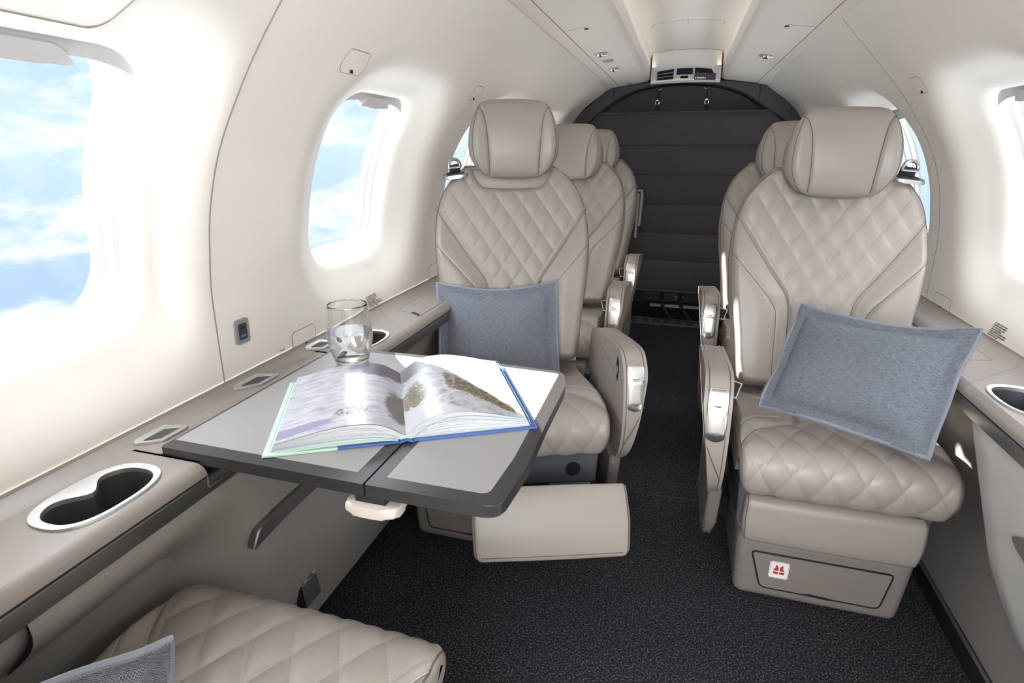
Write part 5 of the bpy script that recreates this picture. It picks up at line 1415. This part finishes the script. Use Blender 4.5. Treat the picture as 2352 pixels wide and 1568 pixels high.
s_l3, p3 = copy_seat((-0.412, 2.76, 0), 0, True, 'quilted greige seat in the row of three closest to the dark curtain')
s_l1, p1 = copy_seat((-0.410, 1.385, 0), 0, True, 'quilted greige seat turned to the aisle behind the table with its leg rest raised', skip=('leg_rest',))
UP = Matrix.Translation((0.048, 0.011, 0)) @ Matrix.Rotation(math.radians(20), 4, 'Z')
for k, obs in p1.items():
    if k in ('seat_base', 'storage_door'): continue
    for o in obs: o.matrix_local = (Matrix.Translation((0, 0.012, 0.036)) if k == 'headrest' else Matrix.Identity(4)) @ UP @ o.matrix_local if k == 'headrest' else UP @ o.matrix_local
# raised leg rest of the turned seat
xp = [(-0.455, 0.150), (-0.458, 0.165), (-0.440, 0.215), (-0.405, 0.275), (-0.388, 0.292), (-0.376, 0.292)]
xl = Pad(xp, [(0, 0.160), (0.10, 0.172), (0.5, 0.176), (1, 0.172)], 0.030, 0.012, None, cx=0.044, n=50, crown=0.002, endR=0.010)
xo = xl.build('leg_rest', 'leather', s_l1, nv=40); xo.matrix_local = UP
xl.seam('edge_piping', [[(s * (float(xl.hwf(np.array(t))) - 0.006), t) for t in np.linspace(0.008, xl.L - 0.006, 24)] for s in (-1, 1)] + [[(x, 0.017) for x in np.linspace(-0.155, 0.155, 24)]], 0.0011, 'seam', xo, 0.0003)
mb = MB(); mb.box((0.03, -0.31, 0.185), (0.07, 0.20, 0.016)); lb = mb.build('leg_rest_arm', 'black', s_l1); lb.matrix_local = UP
s_l0, p0 = copy_seat((-0.412, 0.238, 0), math.pi, False, 'quilted greige seat in the near corner with only its cushion showing', skip=('belt_buckle', 'buckle_strap'))
for k in ('armrest', 'arm_bracket'):
    for o in p0[k]: o.location.z -= 0.24 if k == 'armrest' else 0.02
    for o in p0[k]: o.location.x += 0.018
# vest sticker on the first seat only
st_ = prism('vest_sticker', rrect(-0.083, 0.0945, 0.041, 0.045, 0.005, 5), 'y', -0.2384, -0.2374, 0, 'label', dr)
def flat(name, polys, mat, d):
    mb = MB()
    for P in polys: mb.add([(x - 0.083, -d, z * 1.08 + 0.0945) for x, z in P], [tuple(range(len(P)))])
    return mb.build(name, mat, st_, smooth=False)
vest = [[(-0.0010, -0.0015), (-0.0010, 0.0045), (-0.0025, 0.0090), (-0.0050, 0.0125), (-0.0078, 0.0125), (-0.0076, 0.0085), (-0.0086, 0.0050), (-0.0112, 0.0022), (-0.0117, 0.0004), (-0.0112, -0.0012)],
        [(0.0012, -0.0015), (0.0012, 0.0045), (0.0027, 0.0090), (0.0052, 0.0125), (0.0080, 0.0125), (0.0078, 0.0085), (0.0082, 0.0045), (0.0098, 0.0016), (0.0117, -0.0006), (0.0117, -0.0016)],
        [(-0.0012, -0.0040), (-0.0118, -0.0040), (-0.0118, -0.0100), (-0.0012, -0.0100)], [(0.0012, -0.0040), (0.0118, -0.0040), (0.0118, -0.0100), (0.0012, -0.0100)]]
flat('vest_print', vest, 'red', 0.23865)
rb = rrect(0, 0, 0.0385, 0.0395, 0.0045, 5); ri = rrect(0, 0, 0.0372, 0.0382, 0.0042, 5)
mb = MB(); n = len(rb); mb.add([(x - 0.083, -0.2386, z * 1.1 + 0.0945) for x, z in rb + ri], [(i, (i + 1) % n, n + (i + 1) % n, n + i) for i in range(n)]); mb.build('sticker_border', 'red', st_, smooth=False)
# side handle folded against the last seat of the row of three
mb = MB(); mb.tube([(0.225, 0.315, 0.80), (0.246, 0.325, 0.80), (0.250, 0.325, 0.775), (0.246, 0.305, 0.62)], 0.008, 8); mb.tube([(0.232, 0.315, 0.785), (0.232, 0.285, 0.56)], 0.007, 8); h_ = mb.build('side_handle', 'leather', s_l3)
